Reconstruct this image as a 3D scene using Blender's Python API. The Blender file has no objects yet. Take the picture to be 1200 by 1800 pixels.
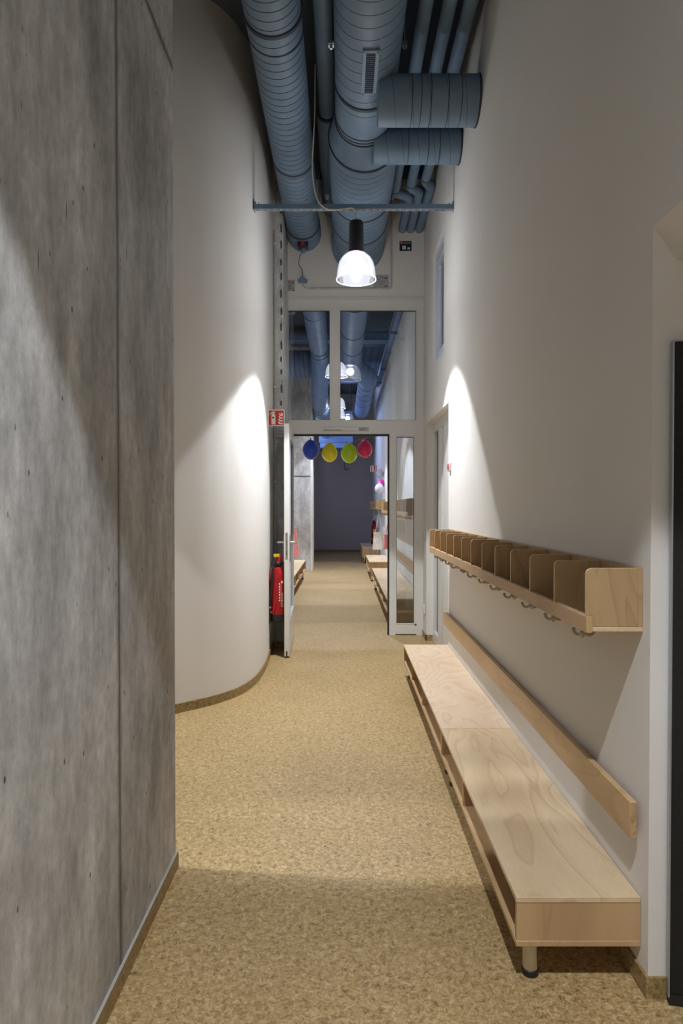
import bpy, bmesh, math, random
from mathutils import Vector, Matrix, Quaternion
random.seed(7)
C = bpy.context.scene.collection
S = bpy.context.scene
PI = math.pi

# ------------------------------------------------------------------ camera
H = 1.35                      # eye height
TILT = math.radians(0.907)
cd = bpy.data.cameras.new('camera'); cam = bpy.data.objects.new('camera', cd); C.objects.link(cam)
cam.location = (0, 0, H); cam.rotation_euler = (PI/2 - TILT, 0, 0)
cd.sensor_width = 36; cd.lens = 24; cd.shift_x = -2/1800; cd.shift_y = 11/1800
cd.clip_start = 0.05; cd.clip_end = 100
S.camera = cam

# ------------------------------------------------------------------ world, exposure
w = bpy.data.worlds.new('world'); S.world = w; w.use_nodes = True
w.node_tree.nodes['Background'].inputs[0].default_value = (0.10, 0.16, 0.34, 1)
w.node_tree.nodes['Background'].inputs[1].default_value = 0.5
S.view_settings.view_transform = 'Standard'; S.view_settings.look = 'None'
S.view_settings.exposure = 0.88; S.view_settings.gamma = 1.0
S.view_settings.use_curve_mapping = False
S.cycles.max_bounces = 12; S.cycles.diffuse_bounces = 8; S.cycles.transparent_max_bounces = 12
S.cycles.sample_clamp_indirect = 6.0
S.cycles.use_denoising = True

# light levels
SPOT_W = 150; HALF = 41.8          # pendant beam
GLOW = 10                          # light scattered sideways and up by the prismatic glass
FILL_W = 60                         # blue fill added in the far corridor

# blue fill light, added in a made-up window of the far corridor
ld = bpy.data.lights.new('blue_fill', 'AREA'); ld.shape = 'RECTANGLE'; ld.size = 2.6; ld.size_y = 1.5
ld.energy = FILL_W; ld.color = (0.48, 0.60, 1.0)
lo = bpy.data.objects.new('blue_fill', ld); C.objects.link(lo); lo.location = (-0.93, 17.0, 3.4)
lo.rotation_euler = (0, -PI/2, 0)

# pixel -> point helpers (measured on the photograph, each at its own depth)
def ray(x, y):
    u = (x - 602)/1200; v = (911 - y)/1200
    return u, math.cos(TILT) + v*math.sin(TILT), v*math.cos(TILT) - math.sin(TILT)
def at(x, y, Y):
    u, a, b = ray(x, y); k = Y/a
    return Vector((u*k, Y, H + b*k))

# ------------------------------------------------------------------ materials
class NT:
    def __init__(s, name):
        s.m = bpy.data.materials.new(name); s.m.use_nodes = True; s.t = s.m.node_tree
        s.b = s.t.nodes['Principled BSDF']; s.out = s.t.nodes['Material Output']
    def n(s, kind, **kw):
        o = s.t.nodes.new(kind)
        for k, v in kw.items():
            if k.startswith('i_'):
                key = k[2:]; key = int(key) if key.isdigit() else key.replace('_', ' ')
                o.inputs[key].default_value = v
            else: setattr(o, k, v)
        return o
    def l(s, a, b): s.t.links.new(a, b)
    def coord(s, scale=(1,1,1), rot=(0,0,0)):
        g = s.n('ShaderNodeNewGeometry'); mp = s.n('ShaderNodeMapping')
        mp.inputs['Scale'].default_value = scale; mp.inputs['Rotation'].default_value = rot
        s.l(g.outputs['Position'], mp.inputs['Vector']); return mp.outputs[0]
    def noise(s, vec, scale, detail=4, rough=0.55, dist=0):
        o = s.n('ShaderNodeTexNoise'); o.inputs['Scale'].default_value = scale
        o.inputs['Detail'].default_value = detail; o.inputs['Roughness'].default_value = rough
        o.inputs['Distortion'].default_value = dist
        s.l(vec, o.inputs['Vector']); return o.outputs['Fac']
    def ramp(s, fac, stops):
        r = s.n('ShaderNodeValToRGB'); e = r.color_ramp.elements
        while len(e) < len(stops): e.new(0.5)
        for k, (p, c) in enumerate(stops):
            e[k].position = p; e[k].color = (c[0], c[1], c[2], 1) if not isinstance(c, (int, float)) else (c, c, c, 1)
        s.l(fac, r.inputs[0]); return r.outputs[0]
    def mix(s, fac, a, b, mode='MIX'):
        o = s.n('ShaderNodeMix', data_type='RGBA', blend_type=mode)
        for sock, v in ((o.inputs[0], fac), (o.inputs[6], a), (o.inputs[7], b)):
            if hasattr(v, 'is_linked') or hasattr(v, 'links'): s.l(v, sock)
            elif isinstance(v, (int, float)): sock.default_value = v
            else: sock.default_value = (v[0], v[1], v[2], 1)
        return o.outputs[2]
    def math(s, op, a, b=0.0):
        o = s.n('ShaderNodeMath', operation=op)
        for k, v in enumerate((a, b)):
            if isinstance(v, (int, float)): o.inputs[k].default_value = v
            else: s.l(v, o.inputs[k])
        return o.outputs[0]
    def bump(s, h, strength=0.2, dist=0.01):
        b = s.n('ShaderNodeBump'); b.inputs['Strength'].default_value = strength
        b.inputs['Distance'].default_value = dist; s.l(h, b.inputs['Height'])
        s.l(b.outputs[0], s.b.inputs['Normal'])
    def col(s, c):
        if isinstance(c, tuple): s.b.inputs['Base Color'].default_value = (*c, 1)
        else: s.l(c, s.b.inputs['Base Color'])
    def set(s, rough=0.5, metal=0.0, spec=None):
        s.b.inputs['Roughness'].default_value = rough; s.b.inputs['Metallic'].default_value = metal
        if spec is not None: s.b.inputs['Specular IOR Level'].default_value = spec
        return s

def plain(name, col, rough=0.5, metal=0.0, var=0.06, scale=30):
    t = NT(name); v = t.coord(); f = t.noise(v, scale, 3)
    lo = tuple(c*(1-var) for c in col); hi = tuple(min(1, c*(1+var)) for c in col)
    t.col(t.ramp(f, [(0.3, lo), (0.7, hi)])); t.set(rough, metal); return t.m

def m_plaster(name, col, bump=0.12):
    t = NT(name); v = t.coord(); f = t.noise(v, 1.3, 3)
    t.col(t.ramp(f, [(0.3, tuple(c*0.97 for c in col)), (0.7, col)]))
    g = t.noise(v, 160, 3, 0.6); t.bump(g, bump, 0.004); t.set(0.85, spec=0.2); return t.m

def m_concrete(name, lines=True, dark=1.0):
    t = NT(name); v = t.coord()
    vs = t.coord((1, 1, 0.16)); vl = t.coord((1.0, 1.0, 0.45))
    big = t.noise(vl, 2.2, 6, 0.62, 0.4); mid = t.noise(vl, 9, 6, 0.7); st = t.noise(vs, 26, 5, 0.7)
    k = dark
    a = t.ramp(big, [(0.30, (0.30*k, 0.297*k, 0.292*k)), (0.5, (0.50*k, 0.498*k, 0.492*k)), (0.70, (0.74*k, 0.745*k, 0.745*k))])
    b = t.mix(0.8, a, t.ramp(mid, [(0.3, 0.60), (0.68, 1.2)]), 'MULTIPLY')
    c = t.mix(0.38, b, t.ramp(st, [(0.28, 0.6), (0.62, 1.08)]), 'MULTIPLY')
    c = t.mix(0.6, c, t.ramp(t.noise(t.coord((1, 1, 0.7)), 34, 5, 0.75), [(0.34, 0.66), (0.62, 1.14)]), 'MULTIPLY')
    # air-hole pits
    vo = t.n('ShaderNodeTexVoronoi', feature='F1'); vo.inputs['Scale'].default_value = 17
    vp = t.coord((1, 1, 0.55)); t.l(vp, vo.inputs['Vector'])
    pit = t.ramp(vo.outputs['Distance'], [(0.045, 1.0), (0.085, 0.0)])
    sel = t.ramp(t.noise(v, 5, 2), [(0.40, 0.0), (0.47, 1.0)])
    pit = t.mix(1.0, pit, sel, 'MULTIPLY')
    # long trowel scratches
    vo2 = t.n('ShaderNodeTexVoronoi', feature='F1'); vo2.inputs['Scale'].default_value = 11
    t.l(t.coord((1.4, 2.6, 0.24), (0.15, 0, 0)), vo2.inputs['Vector'])
    scr = t.ramp(vo2.outputs['Distance'], [(0.035, 1.0), (0.08, 0.0)])
    scr = t.mix(1.0, scr, t.ramp(t.noise(v, 3.1, 2), [(0.42, 0.0), (0.52, 1.0)]), 'MULTIPLY')
    marks = t.mix(1.0, pit, scr, 'ADD')
    c = t.mix(marks, c, (0.10*k, 0.09*k, 0.085*k))
    hgt = t.math('SUBTRACT', t.math('MULTIPLY', st, 0.4), t.math('MULTIPLY', marks, 1.0))
    if lines:
        g = t.n('ShaderNodeNewGeometry'); sp = t.n('ShaderNodeSeparateXYZ'); t.l(g.outputs['Position'], sp.inputs[0])
        wob = t.math('MULTIPLY', t.math('SUBTRACT', t.noise(v, 6, 3), 0.5), 0.008)
        tot = None
        for ax, pos, wd in ((1, 1.905, 0.026), (2, 2.965, 0.030), (1, 0.65, 0.02)):
            d = t.math('ABSOLUTE', t.math('SUBTRACT', t.math('ADD', sp.outputs[ax], wob), pos))
            r = t.ramp(t.math('DIVIDE', d, wd), [(0.12, 0.9), (0.35, 0.45), (1.0, 0.0)])  # dark formwork joints, with the soft shade beside them painted in
            tot = r if tot is None else t.mix(1.0, tot, r, 'ADD')
        c = t.mix(tot, c, (0.085*k, 0.08*k, 0.075*k))
        hgt = t.math('SUBTRACT', hgt, t.math('MULTIPLY', tot, 1.5))
    t.col(c); t.bump(hgt, 0.35, 0.004); t.set(0.62, spec=0.35); return t.m

def m_lino(name, k=1.0):
    t = NT(name); v = t.coord()
    big = t.noise(v, 1.6, 4, 0.6, 0.3)
    f = t.noise(v, 55, 7, 0.8, 0.9); f2 = t.noise(v, 120, 5, 0.75, 0.8)
    a = t.ramp(f, [(0.36, (0.18*k, 0.11*k, 0.042*k)), (0.45, (0.45*k, 0.305*k, 0.13*k)), (0.54, (0.60*k, 0.43*k, 0.20*k)), (0.65, (0.80*k, 0.61*k, 0.35*k))])
    b = t.mix(0.7, a, t.ramp(f2, [(0.34, 0.55), (0.5, 1.0), (0.68, 1.25)]), 'MULTIPLY')
    c = t.mix(0.35, b, t.ramp(big, [(0.3, 0.72), (0.7, 1.12)]), 'MULTIPLY')
    t.col(c); t.bump(f2, 0.08, 0.002)
    rr = t.ramp(f, [(0.3, 0.42), (0.7, 0.55)]); t.l(rr, t.b.inputs['Roughness'])
    t.b.inputs['Specular IOR Level'].default_value = 0.35
    return t.m

def m_wood(name, light, dark, scale=(3.2, 1.0, 3.2), bands=9.0, offs=0.0, rough=0.42):
    # rotary-cut beech ply: slow flame contours stretched along the board, plus fine pores
    t = NT(name); v = t.coord(scale)
    ad = t.n('ShaderNodeVectorMath', operation='ADD'); t.l(v, ad.inputs[0]); ad.inputs[1].default_value = (offs, offs*1.7, offs*0.6)
    v = ad.outputs[0]
    n = t.noise(v, 0.85, 2.5, 0.5, 0.35)
    w_ = t.math('MULTIPLY', n, bands); fr = t.math('FRACT', w_)
    line = t.ramp(fr, [(0.0, 1.0), (0.10, 0.45), (0.5, 0.12), (0.86, 0.0), (1.0, 0.85)])
    broad = t.noise(v, 1.1, 2, 0.5)
    base = t.mix(t.ramp(broad, [(0.35, 0.0), (0.68, 1.0)]), light, tuple(a*0.62 + b*0.38 for a, b in zip(light, dark)))
    c = t.mix(t.math('MULTIPLY', line, 0.5), base, dark)
    pores = t.noise(t.coord((90, 7, 90)), 3.0, 3, 0.6)
    c = t.mix(0.25, c, t.ramp(pores, [(0.35, 0.72), (0.6, 1.06)]), 'MULTIPLY')
    t.col(c); t.set(rough, spec=0.35); return t.m

def m_duct(name, col):
    t = NT(name); v = t.coord(); f = t.noise(v, 6, 4); g = t.noise(v, 60, 3)
    a = t.ramp(f, [(0.3, tuple(c*0.88 for c in col)), (0.7, tuple(c*1.08 for c in col))])
    t.col(a); t.bump(g, 0.06, 0.003); t.set(0.5, spec=0.4); return t.m

def m_emit(name, col, strength):
    t = NT(name); e = t.n('ShaderNodeEmission'); e.inputs[0].default_value = (*col, 1); e.inputs[1].default_value = strength
    t.l(e.outputs[0], t.out.inputs[0]); return t.m

def m_shade(name, col, strength, trans):
    t = NT(name)
    e = t.n('ShaderNodeEmission'); e.inputs[0].default_value = (*col, 1); e.inputs[1].default_value = strength
    tr = t.n('ShaderNodeBsdfTransparent'); gl = t.n('ShaderNodeBsdfGlossy'); gl.inputs['Roughness'].default_value = 0.12
    m1 = t.n('ShaderNodeMixShader'); m1.inputs[0].default_value = trans
    t.l(e.outputs[0], m1.inputs[1]); t.l(tr.outputs[0], m1.inputs[2])
    lw = t.n('ShaderNodeFresnel'); lw.inputs[0].default_value = 1.5
    m2 = t.n('ShaderNodeMixShader'); t.l(lw.outputs[0], m2.inputs[0]); t.l(m1.outputs[0], m2.inputs[1]); t.l(gl.outputs[0], m2.inputs[2])
    t.l(m2.outputs[0], t.out.inputs[0]); return t.m

def m_glass(name, tint=(0.93, 0.95, 0.95), ior=1.6):
    t = NT(name)
    tr = t.n('ShaderNodeBsdfTransparent'); tr.inputs[0].default_value = (*tint, 1)
    gl = t.n('ShaderNodeBsdfGlossy'); gl.inputs['Roughness'].default_value = 0.0
    fr = t.n('ShaderNodeFresnel'); fr.inputs[0].default_value = ior
    mx = t.n('ShaderNodeMixShader'); t.l(fr.outputs[0], mx.inputs[0]); t.l(tr.outputs[0], mx.inputs[1]); t.l(gl.outputs[0], mx.inputs[2])
    t.l(mx.outputs[0], t.out.inputs[0]); return t.m

WHITE = m_plaster('white_plaster', (0.77, 0.75, 0.72))
SLATE = m_plaster('slate_paint', (0.50, 0.46, 0.44))
CEIL = m_plaster('dark_ceiling_paint', (0.085, 0.11, 0.155))
CONC = m_concrete('cast_concrete'); CONC2 = m_concrete('cast_concrete_pier', False, 1.2)
LINO = m_lino('cork_linoleum', 0.84); LINOB = m_lino('linoleum_baseboard', 0.6)
WOOD = m_wood('beech_plywood', (0.76, 0.60, 0.40), (0.45, 0.30, 0.16), (3.4, 0.95, 3.2), 15, 0.0)
WOOD2 = m_wood('pale_beech_plywood', (0.80, 0.64, 0.47), (0.55, 0.38, 0.22), (3.4, 1.1, 3.2), 16, 9.3)
WOOD_B = m_wood('beech_plywood_end', (0.60, 0.415, 0.235), (0.33, 0.20, 0.095), (4.2, 3.0, 0.55), 15, 3.1)
WOOD_S = m_wood('oiled_beech', (0.50, 0.345, 0.185), (0.30, 0.185, 0.085), (5.5, 3.5, 0.9), 13, 1.3)
WOOD_R = m_wood('beech_rail', (0.58, 0.395, 0.215), (0.40, 0.25, 0.12), (4, 0.7, 4), 11, 5.0)
PLYEDGE = plain('ply_edge', (0.46, 0.31, 0.17), 0.6, var=0.25, scale=90)
EDGEL = plain('pale_ply_edge', (0.68, 0.50, 0.31), 0.55, var=0.12, scale=60)
PAINT = plain('white_lacquer', (0.70, 0.69, 0.66), 0.38, var=0.015)
PAINTB = plain('white_window_lacquer', (0.66, 0.70, 0.80), 0.35, var=0.015)
GASKET = plain('black_rubber', (0.014, 0.014, 0.016), 0.6)
DUCT = m_duct('duct_blue_grey', (0.175, 0.265, 0.385)); SEAM = plain('duct_seam', (0.035, 0.05, 0.075), 0.6)
BLUE = m_duct('far_duct_blue', (0.15, 0.235, 0.43)); BSEAM = plain('far_duct_seam', (0.03, 0.05, 0.11), 0.6)
STEEL = plain('galvanised_steel', (0.42, 0.47, 0.52), 0.38, 0.8)
CHROME = plain('brushed_steel', (0.62, 0.60, 0.56), 0.28, 1.0)
HOOKM = plain('matt_nickel', (0.42, 0.38, 0.31), 0.45, 0.3)
BLACK = plain('matt_black', (0.012, 0.012, 0.014), 0.5)
BLACKG = plain('black_panel', (0.006, 0.0065, 0.007), 0.7)
RED = plain('extinguisher_red', (0.36, 0.008, 0.012), 0.25, var=0.02)
REDS = plain('sign_red', (0.52, 0.02, 0.018), 0.45, var=0.02)
REDP = plain('red_plastic', (0.55, 0.01, 0.015), 0.35)
YEL = plain('yellow_label', (0.75, 0.55, 0.02), 0.4)
PAPER = plain('paper_white', (0.74, 0.74, 0.66), 0.6, var=0.02)
LABEL = plain('label_grey', (0.42, 0.42, 0.40), 0.6); INK = plain('print_grey', (0.13, 0.13, 0.13), 0.7)
NAVY = plain('label_navy', (0.018, 0.020, 0.045), 0.4)
PVC = plain('conduit_grey', (0.42, 0.41, 0.38), 0.5)
WIRE = plain('white_cable', (0.55, 0.52, 0.46), 0.5)
COTTON = plain('cotton_cloth', (0.62, 0.57, 0.50), 0.9, var=0.25, scale=45)
PINK = plain('pink_cloth', (0.75, 0.26, 0.24), 0.9, var=0.1)
GLASS = m_glass('window_glass', (0.86, 0.89, 0.90), 1.9)
SHADE = m_shade('prismatic_glass', (0.84, 0.86, 1.0), 0.95, 0.5)
RIM = m_emit('glass_rim', (0.93, 0.94, 1.0), 1.6)
LED = m_emit('led_module', (0.95, 0.96, 1.0), 30)
NECK = plain('lilac_collar', (0.35, 0.22, 0.42), 0.3)

# ------------------------------------------------------------------ mesh helpers
class MB:
    def __init__(s): s.bm = bmesh.new(); s.mats = []; s.mi = 0
    def use(s, m):
        if m not in s.mats: s.mats.append(m)
        s.mi = s.mats.index(m); return s
    def face(s, vs, smooth=False):
        try: f = s.bm.faces.new(vs)
        except ValueError: return None
        f.material_index = s.mi; f.smooth = smooth; return f
    def box(s, x0, x1, y0, y1, z0, z1, M=None):
        x0, x1 = min(x0, x1), max(x0, x1); y0, y1 = min(y0, y1), max(y0, y1); z0, z1 = min(z0, z1), max(z0, z1)
        v = [Vector(p) for p in ((x0,y0,z0),(x1,y0,z0),(x1,y1,z0),(x0,y1,z0),(x0,y0,z1),(x1,y0,z1),(x1,y1,z1),(x0,y1,z1))]
        if M: v = [M @ p for p in v]
        v = [s.bm.verts.new(p) for p in v]
        for f in ((0,3,2,1),(4,5,6,7),(0,1,5,4),(1,2,6,5),(2,3,7,6),(3,0,4,7)): s.face([v[k] for k in f])
        return s
    def prism(s, pts, a, b, axis=1, smooth=False, edge=None):
        # polygon given in the two other axes, extruded from a to b along axis
        def mk(p, t):
            if axis == 0: return (t, p[0], p[1])
            if axis == 1: return (p[0], t, p[1])
            return (p[0], p[1], t)
        A = [s.bm.verts.new(mk(p, a)) for p in pts]; B = [s.bm.verts.new(mk(p, b)) for p in pts]
        s.face(A); s.face(B[::-1]); n = len(pts)
        if edge: s.use(edge)
        for k in range(n): s.face([A[k], B[k], B[(k+1) % n], A[(k+1) % n]], smooth)
        return s
    def lathe(s, prof, M=None, seg=32, caps=True, ribs=0, amp=0.0, smooth=True):
        # prof: list of (radius, height) along local Z
        M = M or Matrix(); rows = []
        for r, z in prof:
            row = []
            for k in range(seg):
                a = 2*PI*k/seg; rr = r + (amp*(1 if k % 2 else -1) if ribs else 0)
                row.append(s.bm.verts.new(M @ Vector((rr*math.cos(a), rr*math.sin(a), z))))
            rows.append(row)
        for A, B in zip(rows, rows[1:]):
            for k in range(seg): s.face([A[k], A[(k+1) % seg], B[(k+1) % seg], B[k]], smooth)
        if caps: s.face(rows[0][::-1]); s.face(rows[-1])
        return s
    def cyl(s, p, q, r, seg=20, r2=None):
        p = Vector(p); q = Vector(q); d = q - p
        M = Matrix.Translation(p) @ d.to_track_quat('Z', 'Y').to_matrix().to_4x4()
        return s.lathe([(r, 0), (r if r2 is None else r2, d.length)], M, seg)
    def tube(s, pts, r, seg=10, rf=None):
        pts = [Vector(p) for p in pts]; rows = []; up = None
        for k, p in enumerate(pts):
            d = (pts[min(k+1, len(pts)-1)] - pts[max(k-1, 0)]).normalized()
            if up is None:
                up = Vector((0, 0, 1)) if abs(d.z) < 0.9 else Vector((1, 0, 0))
            u = (up - d*up.dot(d)).normalized(); up = u; v = d.cross(u)
            rr = rf(k/(len(pts)-1)) if rf else r
            rows.append([s.bm.verts.new(p + (u*math.cos(2*PI*j/seg) + v*math.sin(2*PI*j/seg))*rr) for j in range(seg)])
        for A, B in zip(rows, rows[1:]):
            for j in range(seg): s.face([A[j], A[(j+1) % seg], B[(j+1) % seg], B[j]], True)
        s.face(rows[0][::-1]); s.face(rows[-1]); return s
    def helix(s, R, L, pitch, M, m, seam, seg=56, depth=0.004, wid=0.10, ridge=0.0):
        # spiral-seamed sheet-metal duct of length L along local Z
        ofs = [(0.0, 0), (wid*0.5, -depth), (wid, 0), (0.985, 0)]
        nt = int(L/pitch) + 2; rows = []
        for j in range(-4, nt*4 + 1):
            t, dr = ofs[j % 4]; base = (j//4 + t)*pitch; row = []
            for k in range(seg + 1):
                a = 2*PI*k/seg; z = min(max(base + pitch*k/seg, 0), L)
                row.append(s.bm.verts.new(M @ Vector(((R+dr)*math.cos(a), (R+dr)*math.sin(a), z))))
            rows.append(row)
        for i, (A, B) in enumerate(zip(rows, rows[1:])):
            s.use(seam if (i % 4) in (0, 1) else m)
            for k in range(seg):
                if (A[k].co - B[k].co).length + (A[k+1].co - B[k+1].co).length < 1e-6: continue
                s.face([A[k], A[k+1], B[k+1], B[k]], True)
        s.use(m); s.lathe([(R*0.98, 0), (R*0.98, L)], M, 24)
        return s
    def ball(s, c, r, sx=1, sy=1, sz=1, seg=24, rings=14, shape=None):
        c = Vector(c); rows = []
        for i in range(rings + 1):
            t = PI*i/rings; row = []
            for k in range(seg):
                a = 2*PI*k/seg; q = math.sin(t); z = math.cos(t)
                if shape: q *= shape(z)
                row.append(s.bm.verts.new(c + Vector((r*sx*q*math.cos(a), r*sy*q*math.sin(a), r*sz*z))))
            rows.append(row)
        for A, B in zip(rows, rows[1:]):
            for k in range(seg): s.face([A[k], B[k], B[(k+1) % seg], A[(k+1) % seg]], True)
        return s
    def done(s, name, m=None, parent=None, bevel=0, seg=2):
        bmesh.ops.remove_doubles(s.bm, verts=s.bm.verts, dist=1e-5)
        bmesh.ops.recalc_face_normals(s.bm, faces=s.bm.faces)
        me = bpy.data.meshes.new(name); s.bm.to_mesh(me); s.bm.free(); me.set_sharp_from_angle(angle=math.radians(32))
        if m and not s.mats: me.materials.append(m)
        for q in s.mats: me.materials.append(q)
        o = bpy.data.objects.new(name, me); C.objects.link(o)
        if bevel:
            b = o.modifiers.new('bevel', 'BEVEL'); b.width = bevel; b.segments = seg; b.limit_method = 'ANGLE'; b.angle_limit = math.radians(40)
        if parent: attach(o, parent)
        return o

def attach(o, parent):
    # geometry is written in world coordinates; keep it there under the parent
    o.parent = parent; o.matrix_parent_inverse = world_of(parent).inverted()
def world_of(o):
    m = o.matrix_basis.copy()
    return world_of(o.parent) @ o.matrix_parent_inverse @ m if o.parent else m
def tag(o, label=None, cat=None, group=None, kind=None):
    if label: o['label'] = label
    if cat: o['category'] = cat
    if group: o['group'] = group
    if kind: o['kind'] = kind
    return o
def empty(name, loc, label=None, cat=None, group=None, kind=None):
    o = bpy.data.objects.new(name, None); C.objects.link(o); o.location = loc; o.empty_display_size = 0.05
    return tag(o, label, cat, group, kind)
def struct(o, label, cat): return tag(o, label, cat, None, 'structure')

# ------------------------------------------------------------------ the shell
ZC = 4.77
struct(MB().box(-3.6, 1.9, -6, 21.0, -0.12, 0).done('floor', LINO), 'mottled tan linoleum floor running the length of the corridor', 'floor')
struct(MB().box(-3.6, 1.9, -6, 21.0, ZC, ZC+0.15).done('ceiling', CEIL), 'dark blue grey ceiling above the ducts', 'ceiling')
# concrete wall, foreground left
XL = -0.625
struct(MB().box(XL-0.3, XL, -6, 2.54, 0, ZC).done('wall_left', CONC, bevel=0.004), 'raw cast concrete wall filling the left foreground', 'wall')
b = MB().use(LINOB).box(XL, XL+0.008, -6, 2.548, 0, 0.06).use(LABEL).box(XL, XL+0.0085, -6, 2.5485, 0.06, 0.0612)
b.use(LINOB).box(XL-0.3, XL+0.008, 2.54, 2.548, 0, 0.06)
struct(b.done('baseboard_left'), 'linoleum skirting with thin metal edge along the concrete wall', 'baseboard')

# curved white wall
def catmull(P, n=8):
    out = []
    for i in range(len(P)-1):
        p0 = P[max(i-1, 0)]; p1 = P[i]; p2 = P[i+1]; p3 = P[min(i+2, len(P)-1)]
        for k in range(n):
            t = k/n
            out.append(tuple(0.5*((2*b_) + (-a+c)*t + (2*a-5*b_+4*c-d)*t*t + (-a+3*b_-3*c+d)*t**3) for a, b_, c, d in zip(p0, p1, p2, p3)))
    out.append(P[-1]); return out
cw = catmull([(-3.6, 3.75), (-2.7, 3.80), (-1.9, 3.98), (-1.45, 4.19), (-1.18, 4.38), (-1.02, 4.525), (-0.90, 4.645), (-0.80, 4.785), (-0.722, 4.96), (-0.668, 5.24), (-0.650, 5.60), (-0.655, 5.95), (-0.672, 6.30)])
cw += [(-0.672, 6.6)]
def ribbon(path, th, z0, z1, m, name, sgn=1):
    s = MB(); n = len(path); off = []
    for k, p in enumerate(path):
        a = Vector(path[max(k-1, 0)]); c = Vector(path[min(k+1, n-1)]); d = (c-a).normalized()
        off.append((p[0] + d.y*th*sgn, p[1] - d.x*th*sgn))
    rows = [[s.bm.verts.new((q[0], q[1], z)) for q, z in ((p, z0), (p, z1), (o, z1), (o, z0))] for p, o in zip(path, off)]
    for A, B in zip(rows, rows[1:]):
        for j in range(4):
            s.face([A[j], B[j], B[(j+1) % 4], A[(j+1) % 4]], j in (0, 2))
    s.face(rows[0]); s.face(rows[-1][::-1])
    return s.done(name, m)
struct(ribbon(cw, 0.14, 0, ZC, WHITE, 'wall_curved', -1), 'white plastered wall that curves round into the corridor', 'wall')
struct(ribbon(cw, 0.010, 0, 0.062, LINOB, 'baseboard_curved', 1), 'linoleum skirting following the curved white wall', 'baseboard')
# side room behind the concrete wall
struct(MB().box(-3.75, -3.6, -6, 7.4, 0, ZC).done('wall_side_room', WHITE), 'white wall of the side room hidden behind the concrete', 'wall')
struct(MB().box(-3.75, 2.05, -6.15, -6, 0, ZC).done('wall_behind_camera', WHITE), 'white wall closing the corridor behind the viewer', 'wall')
# concrete pier left of the glazed partition
struct(MB().box(-0.95, -0.572, 6.6, 7.3, 0, ZC).done('wall_left_pier', CONC2), 'narrow raw concrete pier between curved wall and glazed partition', 'wall')
struct(MB().box(-0.672, -0.562, 6.592, 6.6, 0, 0.058).box(-0.572, -0.564, 6.6, 7.14, 0, 0.058).done('baseboard_pier', LINOB), 'short linoleum skirting on the concrete pier', 'baseboard')

# right wall: door recess near the camera, door niche and high window near the partition
XR = 0.84
wr = MB()
wr.prism([(-6, 0), (-0.6, 0), (-0.6, 2.11), (1.86, 2.11), (1.86, 0), (5.42, 0), (5.42, ZC), (-6, ZC)], XR, XR+0.3, axis=0)                               # long wall behind bench
wr.box(XR, XR+0.3, 5.42, 6.90, 2.185, 2.63)                         # over niche, up to window sill
wr.box(XR, XR+0.3, 5.42, 5.70, 2.63, 3.69).box(XR, XR+0.3, 6.38, 6.90, 2.63, 3.69)
wr.box(XR, XR+0.3, 5.42, 6.90, 3.69, ZC)
wr.box(XR+0.008, XR+0.3, 6.90, 7.4, 0, ZC)                          # pier beside the partition
hd = MB().prism([(XR, 2.11), (0.905, 2.02), (XR+0.3, 2.02), (XR+0.3, 2.11)], -0.6, 1.86)   # header over the near recess
struct(hd.done('wall_right_header', WHITE), 'white splayed soffit over the recess at the right border', 'wall')
wr.box(0.905, 1.9, 1.87, 2.0, 0, 2.02)
struct(wr.done('wall_right', WHITE), 'long white plastered wall behind the coat rack and bench', 'wall')
struct(MB().box(1.9, 2.05, -6, 2.0, 0, ZC).box(1.14, 1.9, -0.62, -0.6, 0, 2.02).box(1.14, 1.9, -0.6, 1.87, 2.02, 2.1).done('wall_recess', WHITE), 'white back wall of the recess in the right foreground', 'wall')
bb = MB()
bb.box(XR-0.008, XR, 1.86, 5.42, 0, 0.06).box(XR-0.008, 0.905, 1.852, 1.86, 0, 0.06)
bb.box(XR, XR+0.07, 6.892, 6.90, 0, 0.06).box(XR, XR+0.008, 6.892, 7.19, 0, 0.06)
struct(bb.done('baseboard_right', LINOB), 'linoleum skirting along the foot of the right wall', 'baseboard')

# upper end wall over the partition + ledge
YE = 7.17
zt = at(600, 527, 7.2).z
struct(MB().box(-0.95, 1.14, YE, YE+0.2, zt+0.012, ZC).box(0.848, 1.14, 7.2, 7.37, 0, zt+0.012).done('wall_back', WHITE), 'white plastered end wall above the glazed partition', 'wall')
struct(MB().box(-0.572, 0.86, YE-0.012, YE+0.06, zt, zt+0.018).done('trim_1', PAINT, bevel=0.003), 'thin pale ledge above the glazed partition', 'trim')

# ------------------------------------------------------------------ glazed partition (window_1)
def X(px, Y=7.2): return at(px, 892, Y).x
def Z(py, Y=7.2): return at(602, py, Y).z
part = empty('window_1', (0.13, 7.22, 0), 'white framed glazed partition with two upper panes and a tall sidelight', 'glazed partition', None, 'structure')
f = MB()
y0, y1 = 7.20, 7.265
xl, xr = -0.60, X(746.5)
f.box(xl, xr, y0, y1, Z(544), zt)                                  # head
f.box(xl, X(502), y0, y1, Z(762), Z(544)).box(X(581), X(596), y0, y1, Z(740), Z(544)).box(X(732), xr, y0, y1, 0.0, Z(544))
f.box(X(502), X(732), y0, y1, Z(763), Z(740))                      # transom
f.box(xl, X(514), y0, y1, 0, Z(763))                               # hinge jamb
f.box(X(684), X(695), y0, y1, 0, Z(763)).box(X(695), X(732), y0, y1, 0.012, Z(1097)).box(X(729), X(732), y0, y1, 0.1, Z(763))
f.box(X(695), X(729), y0, y1, Z(766), Z(763))
f.done('window_frame', PAINT, part, bevel=0.003)
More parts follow.
